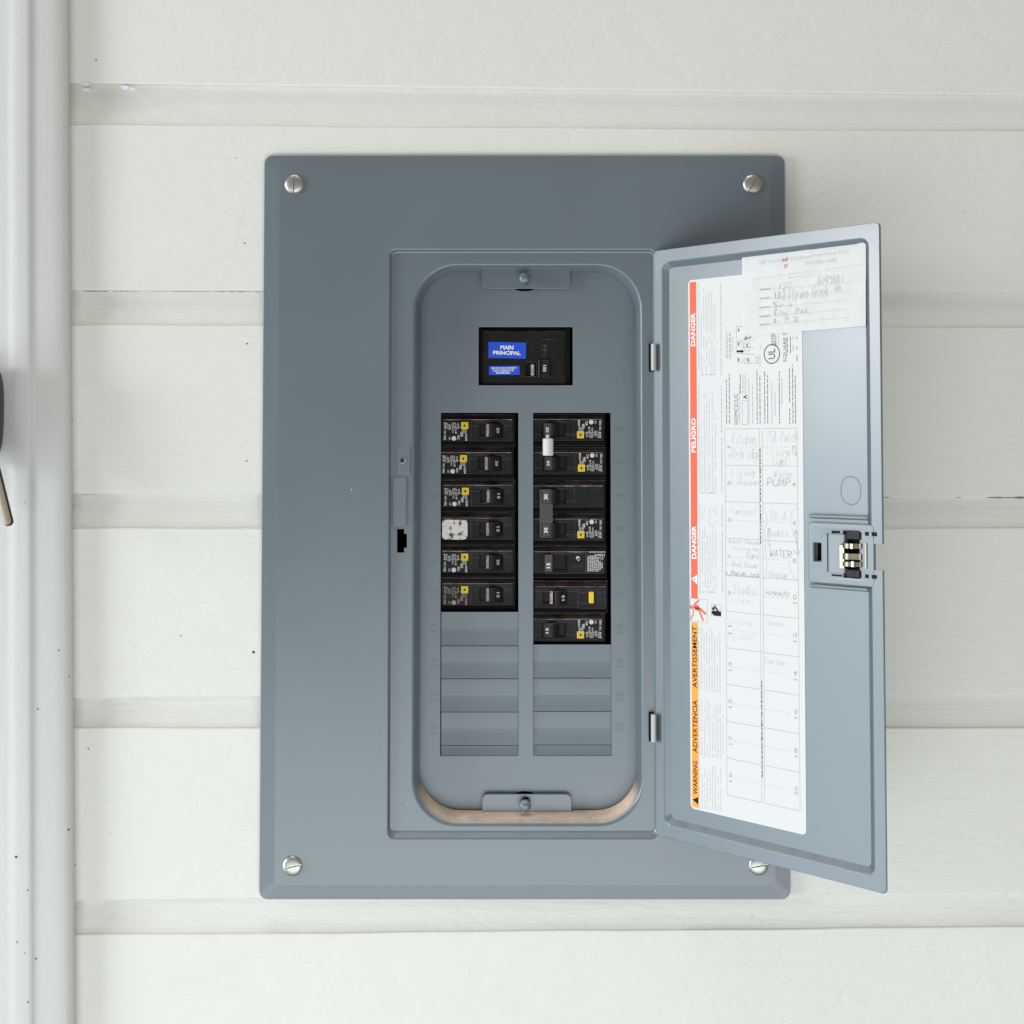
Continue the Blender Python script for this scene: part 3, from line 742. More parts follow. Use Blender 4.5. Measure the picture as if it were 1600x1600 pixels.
def tri(k, y1, y2, f=1.0, yo=0):
    v1, v2 = door(1082, y2)[1], door(1082, y1)[1]; m = (v1 + v2) / 2; uu1 = bu1 + (bu2 - bu1) * .06; uu2 = bu2 - (bu2 - bu1) * .06
    um = (uu1 + uu2) / 2; h = (v2 - v1) / 2
    P(k).poly([(uu2 - (uu2 - um) * (1 - f), m - h * f), (uu2 - (uu2 - um) * (1 - f), m + h * f), (um + (uu1 - um) * f, m)])
tri('white', 897, 912); tri('black', 1243, 1255)
um = (bu1 + bu2) / 2; v = door(1082, 904.5)[1]
P('print_dark').line([(um + .0010, v), (um - .0008, v)], .0007); 
# shock figure and hand pictograms
def fig(k, pts, w): P(k).line([door(*p) for p in pts], w)
fig('line', [(1079, 934), (1106, 937), (1106, 973), (1079, 970), (1079, 934)], .0003)
fig('red', [(1085, 945), (1092, 938)], .0014); fig('red', [(1085, 945), (1086, 950), (1092, 950)], .0012)
fig('red', [(1087, 950), (1094, 951), (1103, 959)], .0018); fig('red', [(1092, 952), (1099, 969)], .0015); fig('red', [(1084, 947), (1083.5, 961), (1081, 964), (1080, 968)], .0009)
P('red').disc(*door(1080.5, 948.5), .0014); P('red').disc(*door(1089.5, 949.5), .0022)
fig('line', [(1112, 944), (1127, 945.5), (1127, 963), (1112, 961.5), (1112, 944)], .0003)
P('black').disc(*door(1114.5, 957), .0013); P('black').disc(*door(1115, 951), .0012); fig('black', [(1117, 958), (1125.5, 959)], .0034); fig('black', [(1117, 947), (1123, 956)], .0013)
# fine print: lines of word-like dashes too small to read, running up the label
def fine(k, x, y1, y2, w=.00042, dens=.86, y_ref=850):
    u = U(x); v1, v2 = door(x, y2)[1], door(x, y1)[1]; v = v1
    while v < v2:
        l = random.uniform(.0012, .0042)
        if random.random() < dens: P(k).rect(u - w / 2, v, u + w / 2, min(v + l, v2))
        v += l + random.uniform(.0004, .0009)
def headline(s, x, y1, y2):
    u = U(x); P('print_grey').text(s, u - .00065, door(x, y2)[1], u + .00065, door(x, y1)[1], 90)
headline("RISQUE D'ELECTROCUTION, D'EXPLOSION OU D'ECLAIR D'ARC", 1094, 441, 578)
headline('PELIGRO DE DESCARGA ELECTRICA, EXPLOSION O DESTELLO POR ARQUEO', 1094, 598, 770)
headline('HAZARD OF ELECTRIC SHOCK, EXPLOSION, OR ARC FLASH', 1094, 788, 927)
for (y1, y2) in ((450, 582), (605, 767), (792, 922)):
    for j, x in enumerate((1098, 1102, 1106, 1110, 1114.5, 1119)):
        fine('print_grey', x, y1 + random.choice((0, 8, 22, 40, 4)), y2 - random.choice((0, 2, 5)), .0004)
    for x in (1098.5, 1104, 1110, 1113, 1117):
        P('print_dark').disc(door(x, y2 + 3)[0], door(x, y2 + 3)[1], .0005, 6)
    fine('print_grey', 1129, y1 - 8 if y1 < 500 else y1 - 2, y2 + 4, .0006, .95)
for (y1, y2, n) in ((980, 1078, 9), (1092, 1180, 10), (1193, 1262, 9)):
    for j in range(n):
        fine('print_grey', 1091.5 + j * 4.1, y1 + random.choice((0, 6, 12, 3)) + j * .5, y2 + j * .6, .00042, .93)
# equipment data block
dt('print_dark', 'HOMC21UC', 1147.5, 615, 1153.8, 663); dt('black', 'A', 1161.8, 617, 1168, 623.5, bold=.01)
for a in (((1160, 626), (1169, 626), (1169, 663), (1160, 663), (1160, 626)),): fig('line', a, .00035)
for x, y1, y2, k in ((1137, 590, 662, 'print_dark'), (1141.5, 584, 662, 'print_dark'), (1157, 600, 662, 'print_grey'), (1159, 584, 615, 'print_dark'), (1163, 586, 615, 'print_grey'), (1166.5, 584, 616, 'print_grey'),
                     (1172, 592, 662, 'print_grey'), (1178, 600, 662, 'print_grey'), (1185, 578, 662, 'print_dark'), (1189.5, 586, 662, 'print_dark'), (1197, 580, 662, 'print_dark'), (1201.5, 586, 662, 'print_dark'),
                     (1208, 596, 662, 'print_grey'), (1213, 612, 650, 'print_grey'), (1220, 580, 662, 'print_dark'), (1224, 590, 632, 'print_grey'), (1236, 574, 662, 'print_dark'), (1241, 570, 662, 'print_dark'), (1245, 586, 662, 'print_dark'),
                     (1139, 522, 560, 'print_grey'), (1143, 520, 560, 'print_dark'), (1147, 526, 560, 'print_grey'), (1185, 556, 573, 'print_grey'), (1190, 553, 573, 'print_grey'), (1215, 525, 542, 'print_dark'), (1219, 525, 540, 'print_grey'),
                     (1233, 525, 552, 'print_dark'), (1238, 525, 552, 'print_dark'), (1242, 525, 548, 'print_grey'), (1248, 525, 530, 'print_dark'), (1248, 541, 546, 'print_dark'), (1248, 555, 564, 'print_dark')):
    fine(k, x, y1, y2, .0006, .97)
for a in ([(1151, 530), (1151, 510), (1161, 510)], [(1151, 533), (1180, 531)], [(1151, 545), (1151, 535), (1161, 535), (1161, 543), (1180, 543)], [(1151, 552), (1180, 554)], [(1153, 558), (1153, 566), (1160, 566), (1160, 561)], [(1180, 558), (1185, 558), (1185, 568), (1170, 567)],
          [(1163, 536), (1172, 536), (1172, 548), (1163, 548), (1163, 536)], [(1163, 560), (1172, 560), (1172, 568), (1163, 568), (1163, 560)], [(1135, 560), (1135, 515)]): fig('line', a, .0004)
fig('black', [(1152, 549), (1160, 549)], .0013); P('black').poly([door(1159, 546), door(1163, 549), door(1159, 552)])
for p in ((1154.5, 516), (1154.5, 538), (1154.5, 562), (1168, 540), (1169, 563)): P('print_dark').rect(door(*p)[0] - .0006, door(*p)[1] - .0011, door(*p)[0] + .0006, door(*p)[1] + .0011)
fig('print_dark', [(1164, 530), (1174, 527)], .0009); fig('print_dark', [(1164, 530), (1167, 525)], .0007)
dt('print_grey', '(1)', 1187, 537, 1191, 545)
c = door(1206.5, 553); P('print_dark').ring(c[0], c[1], .0066, .0008, 26); P('print_dark').text('UL', c[0] - .0030, c[1] - .0036, c[0] + .0030, c[1] + .0036, 90, .02)
dt('print_dark', 'LISTED', 1205.8, 517, 1211.5, 540, bold=.01); dt('print_dark', 'SQUARE D', 1224, 517, 1230.5, 565)
# directory grid
gu1, gu2, gm1, gm2 = U(1134.3), U(1247.3), U(1188), U(1192.5)
gv2 = (door(1135, 669.7)[1] + door(1248, 669.5)[1]) / 2; gv1 = (door(1131, 1239.6)[1] + door(1245, 1267)[1]) / 2
lw = .00034
for x in (gu1, gm1, gm2, gu2): P('line').line([(x, gv1), (x, gv2)], lw)
for i in range(11):
    v = gv2 + (gv1 - gv2) * i / 10; P('line').line([(gu1, v), (gm1, v)], lw); P('line').line([(gm2, v), (gu2, v)], lw)
    if i < 10:
        m = v + (gv1 - gv2) / 20
        for a, b in ((gu1 + .006, gm1), (gm2, gu2 - .007)):
            for j in range(6):
                t = a + (b - a) * (j + .1) / 6; P('line').line([(t, m), (t + (b - a) * .055, m)], lw)
        for s, u in ((str(2 * i + 1), gu1 + .0034), (str(2 * i + 2), gu2 - .0030)):
            w = .0016 * len(s) if s != '1' else .0006
            P('print_grey').text(s, u - .0015, m - w, u + .0015, m + w, 90, .01)
uc = (gm1 + gm2) / 2 - .0006
for y1, y2 in ((702, 784), (787, 850), (1063, 1214)):
    v1, v2 = door(1190, y2)[1], door(1190, y1)[1]; v = v1
    while v < v2:
        l = random.uniform(.0008, .003); P(random.choice(('print_dark', 'print_dark', 'black'))).rect(uc - .0004, v, uc + .0004, v + l); v += l + random.uniform(.0003, .0012)
# pencilled entries
for s, x1, y1, x2, y2, k in (("Kitchen", 1143, 677, 1182, 696, 'pencil'), ("+Refridge", 1137, 701, 1188, 719, 'pencil'), ("15A Porch", 1197, 675, 1247, 692, 'pencil'), ("+ Living Rm", 1197, 701, 1247, 713, 'pencil_faint'), ("Light", 1207, 714, 1230, 728, 'pencil'),
        ("Living", 1142, 732, 1179, 745, 'pencil'), ("+ Room", 1137, 747, 1186, 760, 'pencil'), ("Water", 1209, 735, 1241, 747, 'pencil'), ("PUMP", 1198, 747, 1236, 762, 'pencil_dark'), ("Furnace?", 1142, 793, 1183, 806, 'pencil_faint'),
        ("30-A", 1201, 798, 1229, 816, 'pencil'), ("Double", 1200, 825, 1232, 841, 'pencil'), ("Bath Room", 1139, 842, 1187, 852, 'pencil'), ("Dining Rm", 1144, 854, 1186, 862, 'pencil_faint'), ("Rght", 1166, 864, 1187, 874, 'pencil'),
        ("+ Bed Room", 1134, 876, 1183, 889, 'pencil'), ("+ Porch Ind", 1133, 891, 1186, 902, 'pencil_dark'), ("WATER", 1202, 859, 1238, 873, 'pencil_dark'), ("Heater", 1201, 891, 1233, 906, 'pencil'), ("Studio", 1145, 913, 1182, 931, 'pencil'),
        ("+ fire", 1142, 932, 1171, 944, 'pencil_faint'), ("+oxwuuty", 1195, 919, 1234, 933, 'pencil_brown'), ("Living", 1139, 965, 1174, 979, 'pencil_faint'), ("LIGHT", 1147, 990, 1180, 1003, 'pencil_faint'), ("Studio", 1197, 968, 1226, 980, 'pencil_faint'), ("Garage", 1194, 1027, 1228, 1041, 'pencil_faint')):
    (a, b), (c_, e_) = door(x1, y1), door(x2, y2)
    pe = Print(); ENTRIES.append((pe, k)); hand(pe, s, a, b, c_, e_, .00034 if k != 'pencil_dark' else .00048, slant=.12)
for pts, k in (([(1192, 788), (1197, 800), (1199, 815), (1195, 828), (1197, 845), (1196, 860), (1199, 880), (1198, 895), (1193, 907)], 'pencil'), ([(1246, 793), (1238, 799), (1235, 812), (1238, 826), (1243, 840), (1245, 850)], 'pencil'),
               ([(1233, 875), (1235, 890), (1240, 900), (1245, 908)], 'pencil'), ([(1244, 828), (1247, 866)], 'pencil_dark'), ([(1240, 838), (1244, 828), (1248, 836)], 'pencil_dark'), ([(1240, 860), (1247, 867), (1251, 859)], 'pencil_dark'),
               ([(1200, 826), (1203, 854)], 'pencil'), ([(1199, 838), (1201, 826), (1206, 836)], 'pencil'), ([(1199, 846), (1203, 855), (1206, 848)], 'pencil'), ([(1136, 899), (1187, 903)], 'pencil_dark')):
    fig(k, pts, .0004)
for k in list(PR):
    if k in ('white', 'black') or not k.startswith('word'): continue
nm = {'red': ('danger_band', 'red'), 'orange': ('warning_band', 'orange'), 'white': ('danger_symbol', 'white_ink_bright'), 'black': ('warning_symbol', 'black_ink'), 'print_grey': ('fine_print', 'print_grey'), 'print_dark': ('data_print', 'print_dark'),
      'line': ('directory_grid', 'line'), 'pencil': ('pencil_writing', 'pencil'), 'pencil_dark': ('pencil_writing', 'pencil_dark'), 'pencil_faint': ('pencil_writing', 'pencil_faint'), 'pencil_brown': ('pencil_writing', 'pencil_brown')}
for k, pr in PR.items():
    y = DY - .00036 - (.00006 if k in ('white', 'black', 'print_dark') else 0) - (.00003 if k.startswith('pencil') else 0)
    o = pr.build(nm[k][0], M[nm[k][1]], label, y)
    if k not in ('red', 'orange'): tag(o, kind='stuff')
for pr, k in WORDS: pr.build('danger_word' if k == 'white' else 'warning_word', M[nm[k][1]], label, DY - .00042)
for pr, k in ENTRIES: pr.build('pencil_entry', M[nm[k][1]], label, DY - .00039)
# inspection slip
PR = {}
(s1, t1), (s2, t2) = door(1160.5, 402), door(1355, 374); (s3, t3), (s4, t4) = door(1162, 525), door(1355, 509.5)
bm = bmesh.new(); NX, NZ = 26, 18; grid = []
for i in range(NX + 1):
    col = []
    for j in range(NZ + 1):
        a, b = i / NX, j / NZ
        x = (s1 + (s3 - s1) * b) * (1 - a) + (s2 + (s4 - s2) * b) * a; z = (t1 * (1 - a) + t2 * a) * (1 - b) + (t3 * (1 - a) + t4 * a) * b
        y = DY - .00085 - .0007 * max(0, a - .92) / .08 - .00025 * math.exp(-((a - .52) / .02) ** 2) - .00018 * math.sin(a * 9 + b * 5) * math.sin(b * 7)
        col.append(bm.verts.new((x, y, z)))
    grid.append(col)
for i in range(NX):
    for j in range(NZ): bm.faces.new((grid[i][j], grid[i + 1][j], grid[i + 1][j + 1], grid[i][j + 1]))
sl = on_leaf('inspection_slip', finish(bm, 'inspection_slip'), M['tissue']); sl.parent = panel; sl.location = HINGE; sl.rotation_euler = (0, 0, -DANG)
tag(sl, 'thin white inspection slip with faded red print at the door top')
# header, faded in patches
def slip(px, py): return door(px, py, DY - .0012)
def stext(k, s, x1, y1, x2, y2, x3, y3, bold=0.0):
    """text from baseline start (x1,y1) to baseline end (x2,y2), height to (x3,y3)"""
    V, F, (a, b, c, d) = glyphs(s, bold); o_ = len(P(k).V)
    A, B, C = slip(x1, y1), slip(x2, y2), slip(x3, y3)
    for x, y in V:
        p, q = (x - a) / (c - a), (y - b) / (d - b)
        P(k).V.append((A[0] + (B[0] - A[0]) * p + (C[0] - A[0]) * q, A[1] + (B[1] - A[1]) * p + (C[1] - A[1]) * q))
    P(k).F += [tuple(i + o_ for i in f) for f in F]
stext('faded', 'OP Certifi', 1186, 414, 1222, 409, 1186, 408); stext('strong', 'ed', 1222.5, 409, 1230, 408, 1222.5, 402.5, .01); stext('faded', 'Electrical', 1233, 408, 1266, 404, 1233, 401.5); stext('faded', 'Inspector LLC', 1269, 403, 1327, 397, 1269, 396.5)
stext('strong', 'P', 1226, 419, 1230, 418.5, 1226, 413.5); stext('faded', '0353883-5202', 1257, 415, 1307, 409, 1257, 409)
def srow(k, xa, ya, xb, yb, w, dens):
    A, B = slip(xa, ya), slip(xb, yb); t = 0
    while t < 1:
        l = random.uniform(.012, .035)
        if random.random() < dens: P(k).line([(A[0] + (B[0] - A[0]) * t, A[1] + (B[1] - A[1]) * t), (A[0] + (B[0] - A[0]) * min(1, t + l), A[1] + (B[1] - A[1]) * min(1, t + l))], w)
        t += l + .008
srow('faded', 1169, 438, 1347, 414, .0006, .8); srow('faded', 1232, 435, 1282, 429, .0005, .8)
for (y1, y2) in ((453, 441), (467, 455), (481, 469), (495, 483), (508, 496)):
    srow('faded', 1187, y1, 1203, y1 - 1.5, .0008, .95)
    P('line').line([slip(1206, y1 - .5), slip(1327, y2)], .00028)
def shand(k, s, x1, y1, x2, y2, w):
    (a, b), (c_, e_) = slip(x1, y1), slip(x2, y2); hand(P(k), s, a, b, c_, e_, w, .05)
for k, s, x1, y1, x2, y2 in (('dark', '1', 1216, 444, 1220, 453), ('pale', '521', 1222, 442, 1239, 450), ('pale', '0249001', 1276, 433, 1318, 443), ('dark', '13', 1208, 458, 1219, 467), ('pale', '0 Elpine Creek', 1221, 452, 1294, 465), ('faded', 'RD', 1303, 447, 1314, 455),
        ('dark', 'S', 1208, 473, 1214, 481), ('faded', 'xn', 1215, 474, 1224, 480), ('pale', 'L', 1233, 472, 1240, 478), ('dark', 'C', 1209, 484, 1214, 493), ('faded', 'Hel', 1217, 486, 1233, 493), ('pale', 'Par', 1242, 482, 1258, 490), ('dark', 'L', 1258, 482, 1263, 489), ('dark', '2', 1208, 499, 1213, 505), ('pale', '- 19. 20', 1216, 497, 1246, 504)):
    shand(k, s, x1, y1, x2, y2, .0004 if k != 'dark' else .0006)
for k, (n, m_) in {'faded': ('slip_print', 'faded_red'), 'strong': ('slip_print', 'strong_red'), 'line': ('slip_rule', 'pencil_faint'), 'dark': ('slip_writing', 'pencil'), 'pale': ('slip_writing', 'faded_red')}.items():
    if k in PR:
        o = PR[k].build(n, M[m_], sl, DY - .0014); tag(o, kind='stuff')

# =================================================================== BREAKERS
K = .000483        # metres per photo unit at the breaker faces
def kbox(name, x1, z1, x2, z2, y1, y2, bev=.0004): return box_me(name, x1 * K, y1, z1 * K, x2 * K, y2, z2 * K, bev=bev)
def krect(x1, z1, x2, z2, r=.0003): return rrect(x1 * K, z1 * K, x2 * K, z2 * K, r, 2)
BODY = kbox('body', -60, -25.4, 60, 25.4, .004, .050, .0006)
FACE = {}
def face_plate(slot):
    if slot not in FACE:
        FACE[slot] = plate('face_plate', krect(-57, -17.5, 57, 17.5, .0008), [krect(*slot, .0004)], 0, .0050, .0007)
    return FACE[slot]
bm = bmesh.new(); prism_x(bm, [(.0045, -24.8 * K), (.0012, -18.5 * K), (.0030, -17 * K), (.0030, 17 * K), (.0012, 18.5 * K), (.0045, 24.8 * K)], -58 * K, 58 * K); SHOULDER = finish(bm, 'shoulder', 20)
def lever_mesh(flip=1):
    bm = bmesh.new(); q = K * flip
    prism_z(bm, [(17 * q, .004), (19 * q, -.0052), (22 * q, -.0066), (27 * q, -.0058), (38 * q, -.0008), (38 * q, .004)], -10.5 * K, 10.5 * K, .0003)
    return finish(bm, 'handle', 35)
LEVER = lever_mesh()
bm = bmesh.new(); prism_z(bm, [(13.0 * K, .005), (13.6 * K, .0006), (15 * K, -.0012), (18 * K, -.0018), (18.6 * K, .005)], -10 * K, 10 * K); HUB = finish(bm, 'rocker_hub', 50); HUB_B = HUB.copy()
GROOVE = Print()
for x1, x2 in ((-14, 3), (42, 54)): GROOVE.line([(x1 * K, 7.2 * K), (x2 * K, 7.2 * K)], .0003)
GROOVE.line([(-10 * K, -15 * K), (-10 * K, 14 * K)], .00022)
def mesh_of(pr, name, y):
    me = bpy.data.meshes.new(name); me.from_pydata([(x, y, z) for x, z in pr.V], [], pr.F); return me
GROOVE_ME = mesh_of(GROOVE, 'moulded_line', -.00006)
def ktext(pr, s, x1, z1, x2, z2, rot=-90, bold=.0): pr.text(s, x1 * K, z1 * K, x2 * K, z2 * K, rot, bold)
MARK = Print()
ktext(MARK, 'HOM', -19.5, -16, -16, -6, bold=.03); ktext(MARK, '120/240V', -20.5, -5, -17, 2.5, bold=.02); ktext(MARK, 'TYPE', -25, -3.5, -21.5, 2.5, bold=.02)
ktext(MARK, '10kA', -27, -10, -22, -3, bold=.03); ktext(MARK, '40C', -31.5, -14.5, -28, -7, bold=.02)
MARK.ring(-37 * K, 8.5 * K, 3.4 * K, .0004); ktext(MARK, 'UL', -38.6, 6.6, -35.4, 10.4, bold=.02)
ktext(MARK, 'Cu Al', -35.5, -5, -32, 4, bold=.02); ktext(MARK, 'HACR', -40, -4, -37.5, 3.5, bold=.01); ktext(MARK, 'SWD', -31.5, 2.5, -29, 11, bold=.02)
MARK.disc(-37 * K, -12.5 * K, 3.6 * K); ktext(MARK, '60/75', -46, 1, -42, 9.5, bold=.01); ktext(MARK, 'LR', -45, -15, -42.5, -10.5, bold=.02)
ktext(MARK, 'WIRE', -53, -15, -49.5, -7.5, bold=.02); ktext(MARK, 'TORQUE', -53, -6, -49.5, .5, bold=.02); ktext(MARK, '#14-8', -53, 3, -49, 12.5, bold=.02); ktext(MARK, '36 lb-in', -49, 2, -46.5, 12, bold=.01)
MARK.line([(-46 * K, 4 * K), (-24 * K, 4.5 * K)], .00022)
MARK_ME = mesh_of(MARK, 'printed_marks', -.00010)
LOGO = Print()
c0x, c0z = -20 * K, 7.5 * K
for r in (4.6, 2.6): LOGO.frame(c0x - r * K, c0z - r * K, c0x + r * K, c0z + r * K, 1.7 * K)
LOGO.rect(c0x + 1.4 * K, c0z - 1.6 * K, c0x + 2.4 * K, c0z + 1.6 * K)
LOGO_ME = mesh_of(LOGO, 'square_logo', -.00014)
def dust_line(seed, z0, xa=-55, xb=55, amp=1.0):
    rnd = random.Random(seed); pr = Print(); up = []; dn_ = []; n = 60
    env = [rnd.random() for _ in range(9)]
    for i in range(n + 1):
        t = i / n; e0 = env[int(t * 7.99)] * (1 - (t * 7.99) % 1) + env[int(t * 7.99) + 1] * ((t * 7.99) % 1)
        w = amp * (.15 + 1.15 * e0 * e0 + rnd.uniform(0, .35)) * (1 if 0 < i < n else .1); x = (xa + (xb - xa) * t) * K
        up.append((x, (z0 + .45) * K)); dn_.append((x, (z0 + .45 - w) * K))
    for i in range(n): pr.poly([dn_[i], dn_[i + 1], up[i + 1], up[i]])
    return mesh_of(pr, 'dust_line', -.00005)
DUSTS = {}
def add_dust(parent, zoff=0.0):
    rgt = abs(parent.rotation_euler.y) > 1; v = len(DUSTS)
    me = DUSTS.setdefault((v,), dust_line(40 + v, 16.7, amp=.55 + .75 * random.random()))
    o = shared('dust_line', me, M['dust'], parent)
    if rgt: o.rotation_euler = (0, math.pi, 0)
    o.location.z = zoff
GRP = 'circuit breakers in the panel'
def shared(name, me, mat, parent):
    o = bpy.data.objects.new(name, me); COL.objects.link(o); o.parent = parent
    if not me.materials: me.materials.append(mat)
    return o
NUMS = {}
def number_mesh(s, rot=-90, slope=True):
    k = (s, rot, slope)
    if k not in NUMS:
        pr = Print(); V, F, bb = glyphs(s, .02); h = 2.9 if len(s) < 3 else 2.7
        ww = 4.2 if len(s) < 3 else 5.2
        pr.text(s, -h * K, -ww * K, h * K, ww * K, rot, .02)
        me = bpy.data.meshes.new('rating_number')
        if slope:
            # lies on the sloping outer face of the handle: from (27,-.0058) to (38,-.0008)
            dx, dy = 11 * K, .0050; Ln = math.hypot(dx, dy); cx, cy = 32.5 * K, -.0033
            me.from_pydata([(cx + dx / Ln * x - dy / Ln * .00012, cy + dy / Ln * x - dx / Ln * .00012, z) for x, z in pr.V], [], pr.F)
        else: me.from_pydata([(x, 0, z) for x, z in pr.V], [], pr.F)
        NUMS[k] = me
    return NUMS[k]
def pole(parent, rating, zoff=0.0, printed=True, ink='white_ink', logo=True):
    add_dust(parent, zoff); out = []; rgt = abs(parent.rotation_euler.y) > 1
    fp = face_plate((4, -10.8, 39, 10.8))
    for nme, me, mt in (('face_plate', fp, M['black']), ('shoulder', SHOULDER, M['shoulder']), ('rocker_hub', HUB_B if rgt else HUB, M['black'] if rgt else M['dust']), ('handle', LEVER, M['handle']), ('moulded_line', GROOVE_ME, M['tie'])):  # right-column hubs black: shade on their averted side put into the colour
        o = shared(nme, me, mt, parent); o.location.z = zoff; out.append(o)
        if nme == 'handle':
            n_o = shared('rating_number', number_mesh(rating), M['white_ink'], o)
    if printed:
        o = shared('printed_marks', MARK_ME if ink == 'white_ink' else MARK_ME.copy(), M[ink], parent); o.location.z = zoff
        if ink != 'white_ink': o.data.materials.clear(); o.data.materials.append(M[ink])
        if logo: o = shared('square_logo', LOGO_ME, M['yellow'], parent); o.location.z = zoff
    return out
def breaker(px, py, label, right=False, poles=1):
    x, z = at(px, py, Y_BRK); e = empty('circuit_breaker', (x, Y_BRK, z))
    if right: e.rotation_euler = (0, math.pi, 0)
    tag(e, label, 'circuit breaker', GRP)
    return e
left = [(746, 672.5, '20', 'topmost black 20 amp breaker in the left column, beside stamped number 1'), (744, 724, '20', 'second black breaker from the top of the left column, rated 20'), (747, 775, '15', 'third black breaker from the top of the left column, rated 15'),
        (746, 826.5, '15', 'black 15 amp breaker in the left column with white paint smeared over its print'), (746, 878, '20', 'second lowest black breaker of the left column, rated 20'), (746, 929, '15', 'lowest black breaker of the left column, faded print, above the blank slots')]
for i, (px, py, r, lb) in enumerate(left):
    b = breaker(px, py, lb); shared('body', BODY, M['black'], b)
    pole(b, r, printed=(i != 3), ink='faded_ink' if i == 5 else 'white_ink')
    if i == 3:
        bm = bmesh.new(); out = []
        for j in range(44):
            a = 2 * math.pi * j / 44; e = .30
            out.append(((-35.5 + 20 * math.copysign(abs(math.cos(a)) ** e, math.cos(a)) * (1 + random.uniform(-.02, .02))) * K, (-1 + 15.6 * math.copysign(abs(math.sin(a)) ** e, math.sin(a)) * (1 + random.uniform(-.03, .03))) * K))
        sm = plate('paint_smear', out, [], -.0003, .0003, .00008); shared('paint_smear', sm, M['smear'], b)
right = [(887, 672, '20', 'topmost black 20 amp breaker in the right column, above the white cylinder'), (888.5, 724, '20', 'black 20 amp breaker in the right column just below the white cylinder')]
for px, py, r, lb in right:
    b = breaker(px, py, lb, True); shared('body', BODY, M['black'], b); pole(b, r)
# double-pole 30 A breaker with a handle tie
b = breaker(887.5, 776, 'double-height black 30 amp breaker whose two handles share one grey tie bar', True)
dz = (at(887, 776, Y_BRK)[1] - at(887, 828, Y_BRK)[1])
o = shared('body', BODY, M['black'], b); o = shared('body', BODY, M['black'], b); o.location.z = dz
pole(b, '30', 0, printed=False); pole(b, '30', dz)
tb = plate('handle_tie', rrect(24.0 * K, -11.5 * K, 44.5 * K, dz + 11.5 * K, .0006, 2), [krect(27.5, -9.5, 41.5, 10.0), [(x, z + dz) for x, z in krect(27.5, -10, 41.5, 9.5)]], 0, .0016, .0003)
for v in tb.vertices: v.co.y += -.0046
ti = shared('handle_tie', tb, M['tie'], b)
for zo in (0, dz):
    t_ = shared('tie_insert', kbox('tie_insert', 28.5, -9.2, 40.5, 9.4, -.0050, -.0012, .0004), M['tie'], b); t_.location.z = zo
    nmsh = number_mesh('30', -90, False); n_o = shared('rating_number', nmsh, M['white_ink_bright'], t_); n_o.location = (35 * K, -.0052, 0)
# 15 A breaker with raised frames and dense print
b = breaker(889, 879, 'black 15 amp breaker in the right column with heart-shaped white mark and dense print', True); shared('body', BODY, M['black'], b); shared('shoulder', SHOULDER, M['shoulder'], b)
shared('face_plate', plate('face_plate', krect(-57, -17.5, 57, 17.5, .0008), [krect(5, -12, 27, 13, .0004)], 0, .0050, .0007), M['black'], b)
fr = Print()
for a in ((3, -14, 36, 17.2), (-26.5, -15, 3, 16.8), (-53, -15, -27, 17)): fr.frame(*[q * K for q in a], .00024)
for j in range(6): fr.line([((-4 - 3.4 * j) * K, 3 * K), ((-4 - 3.4 * j) * K, 8 * K)], .0003)
shared('moulded_line', mesh_of(fr, 'moulded_line', -.00008), M['tie'], b)
shared('handle', kbox('handle', 26, -12.5, 38, 13.5, -.0062, .003, .0006), M['tie'], b)
n_o = shared('rating_number', number_mesh('15', -90, False), M['white_ink_bright'], b); n_o.location = (32.5 * K, -.0064, 3.5 * K)
mk = Print(); mk.disc(-14 * K, -7.0 * K, 3.0 * K); mk.disc(-14.8 * K, -5 * K, 2.2 * K)
mk.ring(-51 * K, -7 * K, 3 * K, .0004); ktext(mk, 'UL', -52.4, -8.6, -49.6, -5.4, bold=.02)
for j, (l0, l1) in enumerate(((-10, 14), (-11, 13.5), (-11, 14), (-11, 13.5), (-10.5, 14), (-9, 14), (-2, 12), (0, 9))):
    z = l0
    while z < l1:
        l = random.uniform(1.2, 3.8); mk.rect((-31 - 3.1 * j) * K, z * K, (-29.2 - 3.1 * j) * K, min(z + l, l1) * K); z += l + .7
ktext(mk, '10kA', -56, -13.5, -40, -9.5, 0, .02)
x = -57
while x < -31: l = random.uniform(2, 5); mk.rect(x * K, -17 * K, (x + l) * K, -15.9 * K); x += l + .9
shared('printed_marks', mesh_of(mk, 'printed_marks', -.00012), M['white_ink'], b)
add_dust(b)
# 15 A breaker with a yellow test button (its handle thrown the other way)
b = breaker(891, 933.5, 'black 15 amp breaker in the right column with a yellow test button'); shared('body', BODY, M['black'], b); shared('shoulder', SHOULDER, M['shoulder'], b)
S = plate('face_plate', krect(-57, -17.5, 57, 17.5, .0008), [krect(-42, -9.6, -6, 9.2, .0004), krect(28.5, -9.4, 37.5, 9.4, .0003)], 0, .0050, .0007); shared('face_plate', S, M['black'], b)
add_dust(b); h_ = shared('rocker_hub', HUB, M['dust'], b); h_.location.x = -45.5 * K
h_ = shared('handle', LEVER, M['handle'], b); h_.location.x = -43.5 * K
n_o = shared('rating_number', number_mesh('15', 90), M['white_ink_bright'], h_)
shared('test_button', kbox('test_button', 29, -9, 37, 9, -.0009, .004, .0005), M['yellow'], b)
fr = Print(); fr.frame(12 * K, -17 * K, 55 * K, 17 * K, .0003); fr.line([(12 * K, 8 * K), (28 * K, 8 * K)], .0003); fr.line([(12 * K, -9 * K), (28 * K, -9 * K)], .0003); fr.line([(-56 * K, 9.5 * K), (12 * K, 9.5 * K)], .0003); fr.line([(45 * K, 8 * K), (55 * K, 8 * K)], .0003)
shared('moulded_line', mesh_of(fr, 'moulded_line', -.00008), M['tie'], b)
